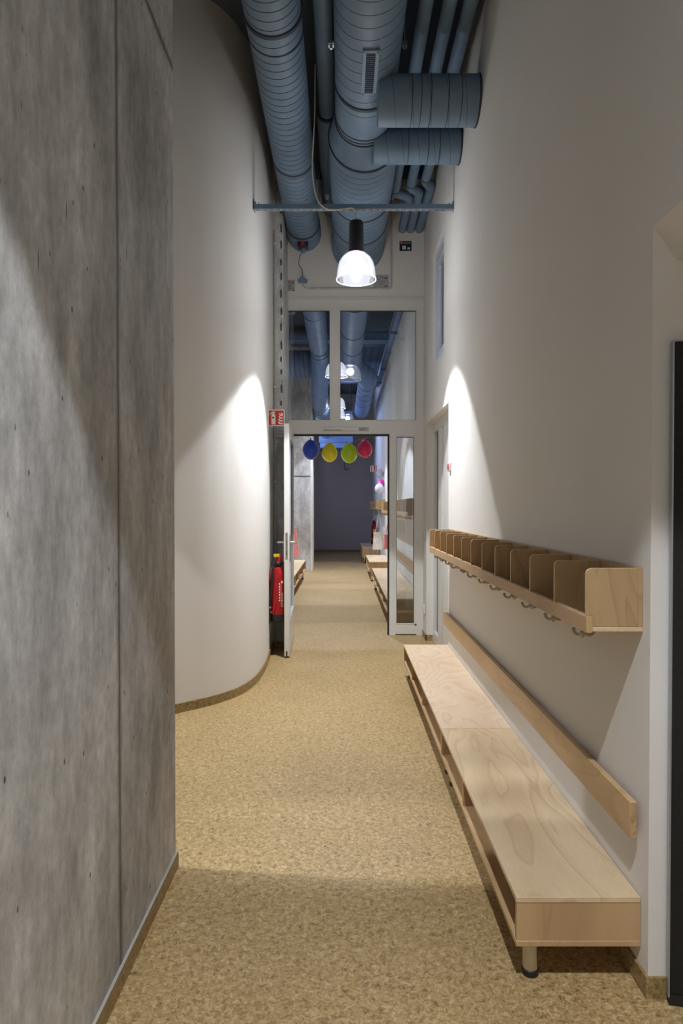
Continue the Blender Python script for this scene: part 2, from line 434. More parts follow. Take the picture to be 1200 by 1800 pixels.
# inner beads round every pane
for nm, (a, b_, c, d) in {'a': (502, 581, 544, 740), 'b': (596, 732, 544, 740), 'c': (695, 729, 766, 1097)}.items():
    q = MB(); x0, x1, z1, z0 = X(a), X(b_), Z(c), Z(d); t = 0.010
    q.box(x0, x1, y0-0.004, y0+0.02, z1-t, z1).box(x0, x1, y0-0.004, y0+0.02, z0, z0+t)
    q.box(x0, x0+t, y0-0.004, y0+0.02, z0+t, z1-t).box(x1-t, x1, y0-0.004, y0+0.02, z0+t, z1-t)
    bead = q.done('glazing_bead', PAINT, part, bevel=0.002)
    q = MB(); t2 = t + 0.004
    q.box(x0+t, x1-t, y0+0.012, y0+0.022, z1-t2-0.002, z1-t).box(x0+t, x1-t, y0+0.012, y0+0.022, z0+t, z0+t2)
    q.box(x0+t, x0+t2, y0+0.012, y0+0.022, z0+t2, z1-t2).box(x1-t2, x1-t, y0+0.012, y0+0.022, z0+t2, z1-t2)
    q.done('rubber_seal', GASKET, bead)
    MB().box(x0+t, x1-t, y0+0.024, y0+0.030, z0+t, z1-t).done('glass_pane', GLASS, part)
MB().box(X(514), X(684), y0+0.002, y0+0.03, Z(766.5), Z(763)).box(X(681), X(684), y0+0.002, y0+0.03, 0, Z(765)).done('door_seal', GASKET, part)
# steel threshold-free closer rail on the transom
cl = empty('door_sensor', at(598, 757, 7.17), 'flat white door sensor strip on the transom above the open door', 'door sensor')
MB().box(X(568), X(627), 7.165, 7.2, Z(757.5), Z(751.5)).done('housing', PAINT, cl, bevel=0.004)
MB().box(X(569), X(600), 7.162, 7.166, Z(757), Z(756)).done('lens_strip', INK, cl)
s = MB().use(LABEL).box(X(630), X(648), 7.197, 7.2, Z(758), Z(751)).use(INK)
for k in range(3): s.box(X(631.5), X(644-k*2), 7.196, 7.1972, Z(753.2+k*1.6), Z(752.6+k*1.6))
tag(s.done('rating_label'), 'small printed label stuck beside the door sensor strip', 'label')

# ------------------------------------------------------------------ open door leaf (door_1)
hx, hy = -0.532, 7.135; leafa = math.radians(-1.73)
D = Matrix.Translation((hx, hy, 0)) @ Matrix.Rotation(-leafa, 4, 'Z')
# local: leaf runs to -Y, thickness in X
door = empty('door_1', (hx, hy, 0), 'white glazed door leaf standing open against the left pier', 'door', None, 'structure')
LW = 1.03; T_ = 0.023
d = MB()
d.box(-T_, T_, -LW, -LW+0.115, 0.012, 2.10, D).box(-T_, T_, -0.115, 0, 0.012, 2.10, D)
d.box(-T_, T_, -LW+0.115, -0.115, 1.985, 2.10, D).box(-T_, T_, -LW+0.115, -0.115, 0.012, 0.34, D)
d.done('leaf_frame', PAINT, door, bevel=0.003)
q = MB()
for sx in (-1, 1):
    a, c = sorted((sx*(T_-0.002), sx*(T_+0.006)))
    q.box(a, c, -LW+0.113, -LW+0.133, 0.32, 2.0, D).box(a, c, -0.133, -0.113, 0.32, 2.0, D)
    q.box(a, c, -LW+0.133, -0.133, 0.32, 0.345, D).box(a, c, -LW+0.133, -0.133, 1.98, 2.0, D)
q.done('glazing_bead', PAINTB, door)
MB().box(-0.006, 0.006, -LW+0.115, -0.115, 0.34, 1.985, D).done('glass_pane', GLASS, door)
hz = 1.035
for sx in (-1, 1):
    h = MB()
    h.box(sx*T_, sx*(T_+0.008), -LW+0.03, -LW+0.07, 0.86, 1.10, D)
    def L(x, y, z): return D @ Vector((x, y, z))
    h.tube([L(sx*T_, -LW+0.05, hz), L(sx*(T_+0.045), -LW+0.05, hz), L(sx*(T_+0.056), -LW+0.058, hz), L(sx*(T_+0.06), -LW+0.075, hz), L(sx*(T_+0.06), -LW+0.17, hz)], 0.009, 12)
    ho = h.done('door_handle', CHROME, door)
q = MB().use(CHROME).box(-0.010, 0.010, -LW-0.002, -LW+0.004, 0.885, 1.125, D).use(INK)
q.box(-0.005, 0.005, -LW-0.004, -LW, 1.01, 1.05, D).box(-0.005, 0.005, -LW-0.004, -LW, 0.92, 0.96, D)
q.done('lock_plate', None, door)
MB().box(-0.005, 0.005, -LW-0.003, -LW+0.02, 0.012, 0.06, D).box(-T_, T_, -LW, 0, 0.003, 0.012, D).done('bottom_seal', GASKET, door)

# ------------------------------------------------------------------ niche door on the right (door_2), window (window_2)
dn = empty('door_2', (0.93, 6.1, 0), 'white framed door with glazed side strip in the right wall niche', 'door', None, 'structure')
nx = 0.917
q = MB()
q.box(nx, nx+0.07, 5.42, 6.90, 2.10, 2.185)
q.box(nx, nx+0.07, 6.86, 6.90, 0, 2.10).box(nx, nx+0.07, 6.30, 6.56, 0, 2.10).box(nx, nx+0.07, 6.56, 6.86, 0, 0.10)
q.done('frame', PAINT, dn, bevel=0.002)
MB().box(nx+0.03, nx+0.038, 6.56, 6.86, 0.10, 2.10).done('glass_pane', m_glass('side_glass', (0.5, 0.55, 0.6)), dn)
MB().box(nx+0.004, nx+0.02, 6.55, 6.575, 0.1, 2.10).box(nx+0.012, nx+0.03, 6.22, 6.30, 0.0, 2.10).done('rubber_seal', GASKET, dn)
MB().box(nx-0.002, nx+0.06, 5.46, 6.225, 0.01, 2.10).box(nx, nx+0.07, 5.42, 5.46, 0, 2.1).done('door_leaf', PAINT, dn, bevel=0.003)
wn = empty('window_2', (0.93, 6.04, 2.63), 'tall narrow window set high in the right wall', 'window', None, 'structure')
q = MB(); wx = 0.862
q.box(wx, wx+0.08, 5.70, 6.38, 2.63, 2.70).box(wx, wx+0.08, 5.70, 6.38, 3.62, 3.69).box(wx, wx+0.08, 5.70, 5.76, 2.70, 3.62).box(wx, wx+0.08, 6.31, 6.38, 2.70, 3.62)
q.done('window_frame', PAINTB, wn, bevel=0.003)
q = MB(); q.box(wx+0.012, wx+0.06, 5.775, 6.295, 2.715, 2.77).box(wx+0.012, wx+0.06, 5.775, 6.295, 3.55, 3.605).box(wx+0.012, wx+0.06, 5.775, 5.84, 2.77, 3.55).box(wx+0.012, wx+0.06, 6.23, 6.295, 2.77, 3.55)
q.done('sash', PAINTB, wn, bevel=0.003)
MB().box(wx+0.03, wx+0.05, 6.295, 6.312, 2.70, 3.62).box(wx+0.03, wx+0.05, 5.758, 6.295, 2.70, 2.715).box(wx+0.03, wx+0.05, 5.758, 6.295, 3.605, 3.62).done('rubber_seal', GASKET, wn)
MB().box(wx+0.035, wx+0.042, 5.84, 6.23, 2.77, 3.55).done('glass_pane', GLASS, wn)

# ------------------------------------------------------------------ far corridor shell
XF = 0.90
struct(MB().box(XF, XF+0.25, 7.37, 20.75, 0, ZC).done('wall_far_right', WHITE), 'white right wall of the corridor beyond the partition', 'wall')
fl = MB()
fl.box(-1.35, -1.10, 7.3, 14.58, 0, ZC).box(-1.10, -0.95, 7.3, 7.37, 0, ZC)
fl.box(-1.0, -0.84, 15.25, 15.7, 0, ZC).box(-1.0, -0.84, 18.3, 20.75, 0, ZC).box(-1.0, -0.84, 15.7, 18.3, 0, 2.65).box(-1.0, -0.84, 15.7, 18.3, 4.15, ZC)
struct(fl.done('wall_far_left', WHITE), 'white left wall of the corridor beyond the partition', 'wall')
q = MB().use(CONC2).box(-1.35, -0.685, 14.58, 15.25, 0, ZC).use(WHITE).box(-0.685, -0.645, 14.58, 15.25, 0, ZC)
q.use(GASKET).box(-1.35, -0.69, 14.574, 14.58, at(530, 837, 14.58).z-0.006, at(530, 837, 14.58).z+0.006)
struct(q.done('wall_far_pier'), 'concrete pier in the far corridor with a white painted edge', 'wall')
struct(MB().box(-1.35, XF+0.25, 20.75, 20.9, 0, ZC).done('wall_far_end', SLATE), 'dark slate grey wall at the far end of the corridor', 'wall')
q = MB().box(-0.84, XF, 20.74, 20.75, 0, 0.07).box(XF-0.01, XF, 7.4, 20.75, 0, 0.07).box(-0.84, -0.83, 15.25, 20.75, 0, 0.07).box(-1.10, -1.09, 7.37, 14.58, 0, 0.07)
struct(q.done('baseboard_far', LINOB), 'linoleum skirting round the far corridor', 'baseboard')
wf = empty('added_window', (-0.92, 17.0, 2.65), 'unseen high side window added to carry the blue fill light of the far corridor', 'window', None, 'structure')  # unseen window, added round the blue fill light
q = MB(); q.box(-0.99, -0.93, 15.7, 18.3, 2.65, 2.71).box(-0.99, -0.93, 15.7, 18.3, 4.09, 4.15)
for yy in (15.7, 16.97, 18.24): q.box(-0.99, -0.93, yy, yy+0.06, 2.71, 4.09)
q.done('window_frame', PAINT, wf)

# ------------------------------------------------------------------ ducts
RY = Matrix.Rotation(-PI/2, 4, 'X')       # local Z -> world +Y
RX = Matrix.Rotation(PI/2, 4, 'Y')        # local Z -> world +X
def TY(x, y, z): return Matrix.Translation((x, y, z)) @ RY
def TX(x, y, z): return Matrix.Translation((x, y, z)) @ RX
def ring(parent, M, R, w_=0.02, dr=0.007, m=SEAM, name='collar'):
    return MB().lathe([(R, 0), (R+dr, 0.002), (R+dr, w_-0.002), (R, w_)], M, 56, False).done(name, m, parent)
def clamp(parent, x, y, z):
    q = MB().box(x-0.016, x+0.016, y-0.014, y+0.014, z-0.004, z+0.004).box(x-0.016, x+0.016, y-0.014, y+0.014, z-0.022, z-0.016)
    q.cyl((x, y, z-0.035), (x, y, ZC), 0.004, 8).cyl((x, y, z-0.036), (x, y, z-0.024), 0.009, 6)
    return q.done('hanger_clamp', STEEL, parent)

# left duct
lx, lz, lr = -0.40, 4.19, 0.165
du = empty('ventilation_duct', (lx, 3.5, lz), 'long narrower spiral duct along the left side under the ceiling', 'duct', 'ducts under the near ceiling')
MB().helix(lr, 7.6, 0.072, TY(lx, -0.75, lz), DUCT, SEAM, depth=0.0035, wid=0.09).done('spiral_tube', None, du)
MB().lathe([(lr, 0), (lr+0.005, 0.004), (lr+0.004, 0.30)], TY(lx, 6.87, lz), 48).done('wrapped_end', DUCT, du)
# creased cloth wrap towards the wall
q = MB(); rows = 14
prof = []
for k in range(rows): prof.append((lr + 0.006 + 0.006*math.sin(k*1.9) + 0.004*random.random(), k*0.016))
q.lathe(prof, TY(lx, 6.96, lz), 48).done('cloth_wrap', DUCT, du)
for yy, w_, dr in ((3.915, 0.03, 0.008), (4.09, 0.012, 0.004), (5.55, 0.02, 0.006), (6.84, 0.022, 0.008)):
    ring(du, TY(lx, yy, lz), lr, w_, dr)
for yy in (3.70, 6.35):
    for sx in (-1, 1): clamp(du, lx + sx*(lr+0.018), yy, lz)
act = MB().box(lx-0.052, lx+0.052, 6.90, 7.0, lz-lr-0.055, lz-lr+0.012).done('damper_actuator', NAVY, du, bevel=0.008)
MB().box(lx-0.018, lx+0.016, 6.893, 6.90, lz-lr-0.04, lz-lr-0.012).done('red_knob', REDP, act)
MB().box(lx-0.008, lx+0.02, 6.94, 6.96, lz-lr-0.10, lz-lr-0.055).done('bracket_tab', DUCT, act)

# main duct: narrow part, reducer, wide part
mx, mz, mr = 0.150, 4.11, 0.20
wz, wr_ = 4.075, 0.262
du = empty('ventilation_duct', (mx, 3.5, mz), 'thick main spiral duct in the middle that widens towards the partition', 'duct', 'ducts under the near ceiling')
MB().helix(mr, 5.2, 0.096, TY(mx, -0.75, mz), DUCT, SEAM, depth=0.003, wid=0.05).done('spiral_tube', None, du)
MB().lathe([(mr+0.002, 0), (mr+0.002, 0.43)], TY(mx, 4.45, mz), 56).done('sleeve', DUCT, du)
M1 = TY(mx, 4.87, mz)
q = MB(); seg = 56; A = []; B = []
for k in range(seg):
    a = 2*PI*k/seg
    A.append(q.bm.verts.new((mx+mr*math.cos(a), 4.88, mz+mr*math.sin(a)))); B.append(q.bm.verts.new((mx+0.01+wr_*math.cos(a), 5.06, wz+wr_*math.sin(a))))
for k in range(seg): q.face([A[k], A[(k+1) % seg], B[(k+1) % seg], B[k]], True)
q.done('reducer', DUCT, du)
MB().helix(wr_, 1.95, 0.085, TY(mx+0.01, 5.06, wz), DUCT, SEAM, depth=0.003, wid=0.06).done('wide_spiral_tube', None, du)
q = MB(); prof = []
for k in range(12): prof.append((wr_ + 0.004 + 0.007*abs(math.sin(k*1.3)), k*0.022))
q.lathe(prof, TY(mx+0.01, 6.93, wz), 56).done('cloth_wrap', DUCT, du)
for yy, R, w_, dr in ((4.43, mr, 0.03, 0.008), (4.52, mr, 0.008, 0.003), (4.80, mr, 0.012, 0.006), (4.84, mr, 0.012, 0.006), (4.875, mr, 0.014, 0.008)):
    ring(du, TY(mx, yy, mz), R, w_, dr)
for yy, dr in ((5.05, 0.006), (5.93, 0.008), (6.45, 0.006)): ring(du, TY(mx+0.01, yy, wz), wr_, 0.014, dr)
for yy in (4.10,):
    for sx in (-1, 1): clamp(du, mx + sx*(mr+0.018), yy, mz)
for yy in (6.0,):
    for sx in (-1, 1): clamp(du, mx + sx*(wr_+0.022), yy, wz)
for yy in (4.58, 4.83, 4.86):
    a = -PI/2; MB().lathe([(0.004, 0), (0.004, 0.004)], Matrix.Translation((mx+0.02, yy, mz-mr-0.006)), 8).done('rivet', STEEL, du)
# vent grille set into the underside: sits at y 95..172 px
gy0 = 3.82; gy1 = 4.28
gr_ = MB(); gz = mz-mr-0.004; gx = mx+0.010; 
g0, g1 = at(648, 95, 3.8), at(648, 172, 4.2)
gy0 = (mz-mr-H)*1200/(892-95); gy1 = (mz-mr-H)*1200/(892-172)
# frame
gr_.box(gx-0.048, gx-0.026, gy0, gy1, gz-0.006, gz+0.02).box(gx+0.026, gx+0.048, gy0, gy1, gz-0.006, gz+0.02)
gr_.box(gx-0.026, gx+0.026, gy0, gy0+0.022, gz-0.006, gz+0.02).box(gx-0.026, gx+0.026, gy1-0.022, gy1, gz-0.006, gz+0.02)
gfr = gr_.done('vent_grille', DUCT, du, bevel=0.002)
MB().box(gx-0.026, gx+0.026, gy0+0.022, gy1-0.022, gz+0.002, gz+0.006).done('backing', BLACK, gfr)
q = MB(); n = 20
for k in range(n):
    yy = gy0+0.022 + (gy1-gy0-0.044)*(k+0.5)/n
    q.box(gx-0.026, gx+0.026, yy-0.0013, yy+0.0013, gz-0.004, gz+0.002)
q.done('slats', DUCT, gfr)
for sx in (-1, 1):
    for yy in (gy0+0.012, gy1-0.012): MB().lathe([(0.004, 0), (0.004, 0.004)], Matrix.Translation((gx+sx*0.038, yy, gz-0.009)), 8).done('screw', SEAM, gfr)

# two branches into the right wall
for (yy, zz, R, lab, rs) in ((4.29, H+2.53, 0.145, 'nearer fatter branch duct running into the right wall', (0.42, 0.475, 0.535, 0.64, 0.72)),
                             (4.92, H+2.58, 0.118, 'slimmer branch duct into the right wall behind the fatter one', (0.46, 0.60, 0.68))):
    br = empty('branch_duct', (0.6, yy, zz), lab, 'duct', 'branch ducts into the right wall')
    MB().helix(R, XR+0.02-0.22, 0.11, TX(0.22, yy, zz), DUCT, SEAM, depth=0.0015, wid=0.02).done('tube', None, br)
    for k, xx in enumerate(rs): ring(br, TX(xx, yy, zz), R, 0.005, 0.002 if k != 2 else 0.006)
    ring(br, TX(XR-0.012, yy, zz), R, 0.012, 0.004, SEAM, 'wall_collar')

# three small pipes high right, jogging and entering the end wall
pz = H+2.9
def arc_path(pts, r=0.06, n=6):
    pts = [Vector(p) for p in pts]; out = [pts[0]]
    for a, b_, c in zip(pts, pts[1:], pts[2:]):
        d1 = (a-b_).normalized(); d2 = (c-b_).normalized(); p = b_ + d1*r; q = b_ + d2*r
        for k in range(n+1):
            t = k/n; out.append((1-t)**2*p + 2*t*(1-t)*b_ + t*t*q)
    out.append(pts[-1]); return out
for x0, x1, yj, pos in ((0.48, 0.62, 6.39, 'leftmost'), (0.615, 0.705, 6.29, 'middle'), (0.735, 0.797, 6.18, 'rightmost')):
    p = empty('insulated_pipe', (x0, 4, pz), '%s of the three slim grey blue pipes stepping sideways near the end wall' % pos, 'pipe', 'three slim pipes high on the right')
    q = MB().tube(arc_path([(x0, -0.8, pz), (x0, yj-0.05, pz), (x1, yj+0.02, pz-0.005), (x1, 7.19, pz-0.005)], 0.035), 0.042, 18)
    q.done('tube', DUCT, p)
    MB().lathe([(0.0425, 0), (0.0425, 0.01)], TY(x1, YE-0.008, pz-0.005), 20).done('plaster_collar', WHITE, p)
    ring(p, TY(x0, yj-0.13, pz), 0.042, 0.01, 0.003)
# slim duct between the two big ones
p = empty('pipe', (-0.12, 4, H+3.1), 'slim pipe running between the two big ducts', 'pipe')
MB().use(DUCT).cyl((-0.122, -0.8, H+3.1), (-0.122, 5.42, H+3.1), 0.062, 28).done('tube', None, p)
MB().lathe([(0.075, 0), (0.082, 0.02), (0.082, 0.9), (0.07, 0.95), (0.07, 1.78)], TY(-0.125, 5.42, H+3.1), 28).done('wide_section', DUCT, p)
ring(p, TY(-0.122, 5.39, H+3.1), 0.062, 0.03, 0.018)
# ceiling beams (dark cross channels)
for k, yy in enumerate((2.6, 4.4, 6.1)):
    tag(MB().box(-0.63, XR, yy, yy+0.05, ZC-0.09, ZC-0.045).box(-0.60, -0.56, yy, yy+0.05, ZC-0.045, ZC).box(0.78, 0.82, yy, yy+0.05, ZC-0.045, ZC).done('ceiling_channel', SEAM, bevel=0.003),
        'dark steel channel across the ceiling above the ducts, %s' % ('nearest the viewer', 'above the branch ducts', 'nearest the partition')[k], 'channel', 'ceiling channels')

# ------------------------------------------------------------------ pendant lamps
def beam(x, y, z, power, col, half=HALF):
    l_ = bpy.data.lights.new('pendant_beam', 'SPOT'); l_.energy = power; l_.color = col
    l_.spot_size = math.radians(half*2); l_.spot_blend = 0.09; l_.shadow_soft_size = 0.035
    o = bpy.data.objects.new('pendant_beam', l_); C.objects.link(o); o.location = (x, y, z); return o
def pendant(x, y, rim, label, group='pendant lamps', top=None, wcol=(0.93, 0.96, 1.0), power=SPOT_W, hung=3.60, glow=1.0):
    t = empty('pendant_lamp', (x, y, rim), label, 'lamp', group)
    M = Matrix.Translation((x, y, rim))
    prof = [(0.149, 0.0), (0.1485, 0.015), (0.145, 0.055), (0.139, 0.095), (0.129, 0.130), (0.112, 0.160), (0.090, 0.182), (0.068, 0.194), (0.056, 0.198)]
    MB().lathe(prof, M, 96, False, ribs=1, amp=0.0009).done('glass_shade', SHADE, t)
    tor = MB(); pts = [(x+0.149*math.cos(2*PI*k/64), y+0.149*math.sin(2*PI*k/64), rim) for k in range(65)]
    tor.tube(pts, 0.0032, 8).done('shade_rim', RIM, t)
    MB().lathe([(0.058, 0.190), (0.066, 0.194), (0.064, 0.203), (0.045, 0.208)], M, 40).done('neck_collar', NECK, t)
    MB().lathe([(0.036, 0.205), (0.056, 0.215), (0.0575, 0.225), (0.054, 0.425), (0.047, 0.437), (0.0, 0.440)], M, 40).done('driver_housing', BLACK, t)
    MB().lathe([(0.0, 0.187), (0.036, 0.187), (0.036, 0.192), (0.0, 0.192)], M, 24, False).done('led_disc', LED, t)
    MB().use(STEEL).tube([(x, y, rim+0.437), (x, y, hung-0.03)], 0.0028, 6).done('suspension_wire', STEEL, t)
    hk = [(x, y+0.012*math.sin(a), hung-0.022+0.012*math.cos(a)) for a in [2*PI*k/12 for k in range(13)]]
    MB().tube(hk, 0.002, 6).done('hook', STEEL, t)
    bo = beam(x, y, rim+0.175, power, wcol); attach(bo, t)
    g_ = bpy.data.lights.new('pendant_glow', 'POINT'); g_.energy = GLOW*glow; g_.color = wcol; g_.shadow_soft_size = 0.05
    g = bpy.data.objects.new('pendant_glow', g_); C.objects.link(g); g.location = (x, y, rim+0.11); attach(g, t)
    return t
LX, LY, RIMZ = 0.103, 5.20, 3.075
pendant(LX, LY, RIMZ, 'lit glass dome pendant with black housing hanging from the slotted rail', hung=3.60, power=SPOT_W*1.2)
pendant(0.10, 0.36, RIMZ, 'lit glass dome pendant directly above the viewer', hung=3.60, power=SPOT_W*1.05, glow=0.3)
pendant(0.10, -4.4, RIMZ, 'lit glass dome pendant far behind the viewer', hung=ZC)
pendant(-1.55, 2.65, RIMZ, 'lit glass dome pendant in the side room behind the concrete wall', power=SPOT_W*0.7, hung=ZC, glow=0.15)
COOL = (0.80, 0.87, 1.0)
pendant(-0.085, 9.25, H+1.765, 'lit glass dome pendant beyond the partition, left of the mullion', power=SPOT_W*1.1, glow=0.6, wcol=COOL, hung=ZC)
pendant(-0.10, 12.2, H+1.765, 'lit glass dome pendant low in the upper panes, second beyond the partition', power=SPOT_W*1.1, glow=0.7, wcol=COOL, hung=ZC)
pendant(-0.10, 14.15, H+1.86, 'lit glass dome pendant farthest down the corridor', power=SPOT_W*0.8, glow=0.8, wcol=COOL, hung=ZC)

# slotted mounting rail carrying the lamp
def rail(y, zz, xa, xb, lab, grp):
    r = empty('slotted_rail', ((xa+xb)/2, y, zz), lab, 'mounting rail', grp)
    q = MB(); w2 = 0.019
    q.use(DUCT).box(xa, xb, y-w2-0.002, y-w2, zz, zz+0.036).box(xa, xb, y+w2, y+w2+0.002, zz, zz+0.036)
    q.use(STEEL); q.box(xa, xb, y-w2, y-0.006, zz, zz+0.0025).box(xa, xb, y+0.006, y+w2, zz, zz+0.0025)
    n = int((xb-xa)/0.05)
    for k in range(n+1):
        c = xa + (xb-xa)*k/n; q.box(max(xa, c-0.009), min(xb, c+0.009), y-0.006, y+0.006, zz, zz+0.0025)
    q.done('channel', None, r)
    for xe, sx in ((xa, 1), (xb, -1)):
        q = MB().box(xe, xe-sx*0.004, y-0.03, y+0.03, zz-0.008, zz+0.07).cyl((xe-sx*0.004, y, zz+0.055), (xe+sx*0.012, y, zz+0.055), 0.007, 6)
        q.cyl((xe+sx*0.03, y, zz+0.0), (xe+sx*0.03, y, zz+0.055), 0.004, 6)
        q.done('end_bracket', STEEL, r)
    return r
rail(LY, 3.60, -0.665, XR-0.004, 'blue grey slotted steel rail spanning the corridor above the lit lamp', 'slotted rails')
rail(0.36, 3.60, XL+0.004, XR-0.004, 'blue grey slotted steel rail above the viewer', 'slotted rails')
# lamp cable coming down from between the ducts
q = MB().tube(catmull([(-0.195, 4.9, 4.5), (-0.205, 5.0, 4.15), (-0.225, 5.1, 3.85), (-0.19, 5.15, 3.66), (-0.11, 5.17, 3.592), (0.0, 5.17, 3.595), (0.07, 5.165, 3.60), (0.098, 5.165, 3.57), (0.100, 5.185, 3.513)], 8), 0.005, 8)
tag(q.done('power_cable', WIRE), 'pale cable looping down between the ducts to the hanging lamp', 'cable')

# ------------------------------------------------------------------ small fittings on the end wall
def wallbox(name, m, px0, py0, px1, py1, Y, th, lab, cat, bevel=0.002, grp=None):
    a = at(px0, py1, Y); c = at(px1, py0, Y)
    return a, c
def label_sheet(px0, py0, px1, py1, Y, base, lab, seed):
    a = at(px0, py1, Y); c = at(px1, py0, Y); w_ = c.x-a.x; h_ = c.z-a.z
    s = MB().use(base).box(a.x, c.x, Y-0.003, Y, a.z, c.z).use(INK); r = random.Random(seed)
    for k in range(4):
        zz = c.z - h_*(0.22+0.17*k); x0 = a.x+w_*(0.15+0.3*r.random())
        s.box(x0, x0+w_*(0.18+0.3*r.random()), Y-0.004, Y-0.002, zz-h_*0.022, zz+h_*0.022)
    s.box(c.x-w_*0.28, c.x-w_*0.05, Y-0.004, Y-0.002, a.z+h_*0.04, a.z+h_*0.11)
    s.box(c.x-w_*0.25, c.x-w_*0.12, Y-0.004, Y-0.002, c.z-h_*0.36, c.z-h_*0.2)
    return tag(s.done('duct_label'), lab, 'label', 'printed labels on the end wall')
label_sheet(501, 492, 518, 512, YE, LABEL, 'grey printed label on the end wall left of the hanging junction box', 1)
label_sheet(656, 483, 683, 505, YE, LABEL, 'grey printed label on the end wall right of the lamp', 2)
a = at(702, 441, YE); c = at(723, 424, YE)
s = MB().use(NAVY).box(a.x, c.x, YE-0.004, YE, a.z, c.z).use(PAPER)
s.box(a.x+0.028, a.x+0.065, YE-0.005, YE-0.003, a.z+0.014, a.z+0.052)
s.box(a.x+0.040, c.x-0.01, YE-0.005, YE-0.003, c.z-0.022, c.z-0.018)
s.use(REDP).box(a.x+0.006, a.x+0.034, YE-0.005, YE-0.003, c.z-0.032, c.z-0.006).use(PAPER)
s.prism([(a.x+0.010, c.z-0.010), (a.x+0.016, c.z-0.016), (a.x+0.020, c.z-0.010), (a.x+0.024, c.z-0.016), (a.x+0.030, c.z-0.010), (a.x+0.026, c.z-0.024), (a.x+0.014, c.z-0.024)], YE-0.006, YE-0.0045)
s.box(c.x-0.042, c.x-0.018, YE-0.005, YE-0.003, a.z+0.012, a.z+0.036)
tag(s.done('notice_plate'), 'small dark navy plate with red corner under the three slim pipes', 'notice')
# conduit L on the end wall
zc1 = at(600, 508, YE).z; xc1 = at(687.5, 500, YE).x
cdt = empty('cable_conduit', (xc1, YE-0.01, zc1), 'pale cable conduit bent round the lower right of the main duct', 'conduit')
q = MB().tube(arc_path([(at(545, 508, YE).x, YE-0.012, zc1), (xc1, YE-0.012, zc1), (xc1, YE-0.012, ZC-0.1)], 0.03), 0.0095, 12)
q.done('tube', WIRE, cdt)
for px in (559, 667): MB().box(at(px, 508, YE).x-0.006, at(px, 508, YE).x+0.006, YE-0.024, YE, zc1-0.018, zc1+0.014).done('clip', PAINT, cdt)
# junction box and cables under the left duct
jb = at(532.5, 495, YE-0.02)
jo = empty('junction_box', jb, 'small blue grey junction box under the end of the left duct', 'junction box')
MB().box(jb.x-0.045, jb.x+0.045, YE-0.05, YE, jb.z-0.014, jb.z+0.02).box(jb.x-0.03, jb.x+0.03, YE-0.05, YE-0.004, jb.z+0.02, jb.z+0.032).done('housing', DUCT, jo, bevel=0.005)
MB().tube(catmull([(lx-0.005, 7.0, lz-lr-0.05), (lx-0.035, 7.03, lz-lr-0.10), (lx-0.05, 7.06, lz-lr-0.17), (lx-0.02, 7.10, lz-lr-0.215), (jb.x, YE-0.03, jb.z+0.03)], 8), 0.0035, 8).done('cable', BLACK, jo)
MB().tube(catmull([(jb.x, YE-0.02, jb.z-0.01), (jb.x+0.01, YE-0.015, jb.z-0.05), (jb.x+0.05, YE-0.012, jb.z-0.07), (at(546, 508, YE).x, YE-0.012, zc1)], 6), 0.004, 8).done('outlet_cable', WIRE, jo)
# vertical conduit and loose cable on the pier
cdt = empty('cable_conduit', (-0.647, 6.58, 2.0), 'slim vertical conduit between the curved wall and the concrete pier', 'conduit')
zt1 = at(485, 405, 6.58).z
MB().tube([(-0.650, 6.588, 0.07), (-0.650, 6.588, zt1)], 0.0085, 12).done('tube', PVC, cdt)
for zz in (at(484, 428, 6.58).z, at(484, 680, 6.58).z, 1.6): MB().box(-0.662, -0.638, 6.572, 6.6, zz-0.006, zz+0.006).done('clip', PAINT, cdt)
q = MB().tube(catmull([(-0.60, 7.14, 4.5), (-0.598, 7.14, 4.2), (-0.575, 7.13, 4.0), (-0.568, 7.12, 3.85), (-0.575, 7.13, 3.7)], 8), 0.004, 6)
# pocket holes down the pier: thin dark patches laid on its face
q2 = MB(); zz = 2.2; rr = random.Random(4)
while zz < 4.3:
    hh = 0.05 + 0.05*rr.random(); xo = -0.600+0.006*rr.random()
    q2.prism([(xo, zz), (xo+0.014, zz+0.006), (xo+0.016, zz+hh*0.6), (xo+0.008, zz+hh), (xo-0.004, zz+hh*0.7)], 6.5975, 6.601)
    zz += hh + 0.05 + 0.04*rr.random()
q.bm.free()
tag(q2.done('joint_patches', plain('patch_dark', (0.10, 0.088, 0.072), 0.9)), 'column of dark patches on the concrete pier', 'mortar patches', None, 'stuff')

# white switches on the right pier, call point on the wall
for zz, lab, hh in ((at(745, 940, 7.05).z, 'white light switch on the wall beside the partition sidelight', 0.045), (at(746, 1071, 7.05).z, 'white socket low on the wall beside the partition sidelight', 0.045)):
    so = empty('wall_switch', (0.848, 7.06, zz), lab, 'switch')
    MB().box(0.836, 0.848, 7.02, 7.10, zz-hh, zz+hh).done('plate', PAINT, so, bevel=0.003)
    MB().box(0.830, 0.836, 7.035, 7.085, zz-hh*0.7, zz+hh*0.7).done('rocker', PAINT, so, bevel=0.002)
zz = at(791, 821, 5.33).z
so = empty('door_release_button', (XR, 5.33, zz), 'small white door release unit with a red face on the right wall', 'call point')
MB().box(XR-0.016, XR, 5.29, 5.37, zz-0.035, zz+0.035).done('housing', PAINT, so, bevel=0.004)
MB().box(XR-0.022, XR-0.016, 5.305, 5.355, zz-0.02, zz+0.024).done('red_button', REDP, so, bevel=0.003)
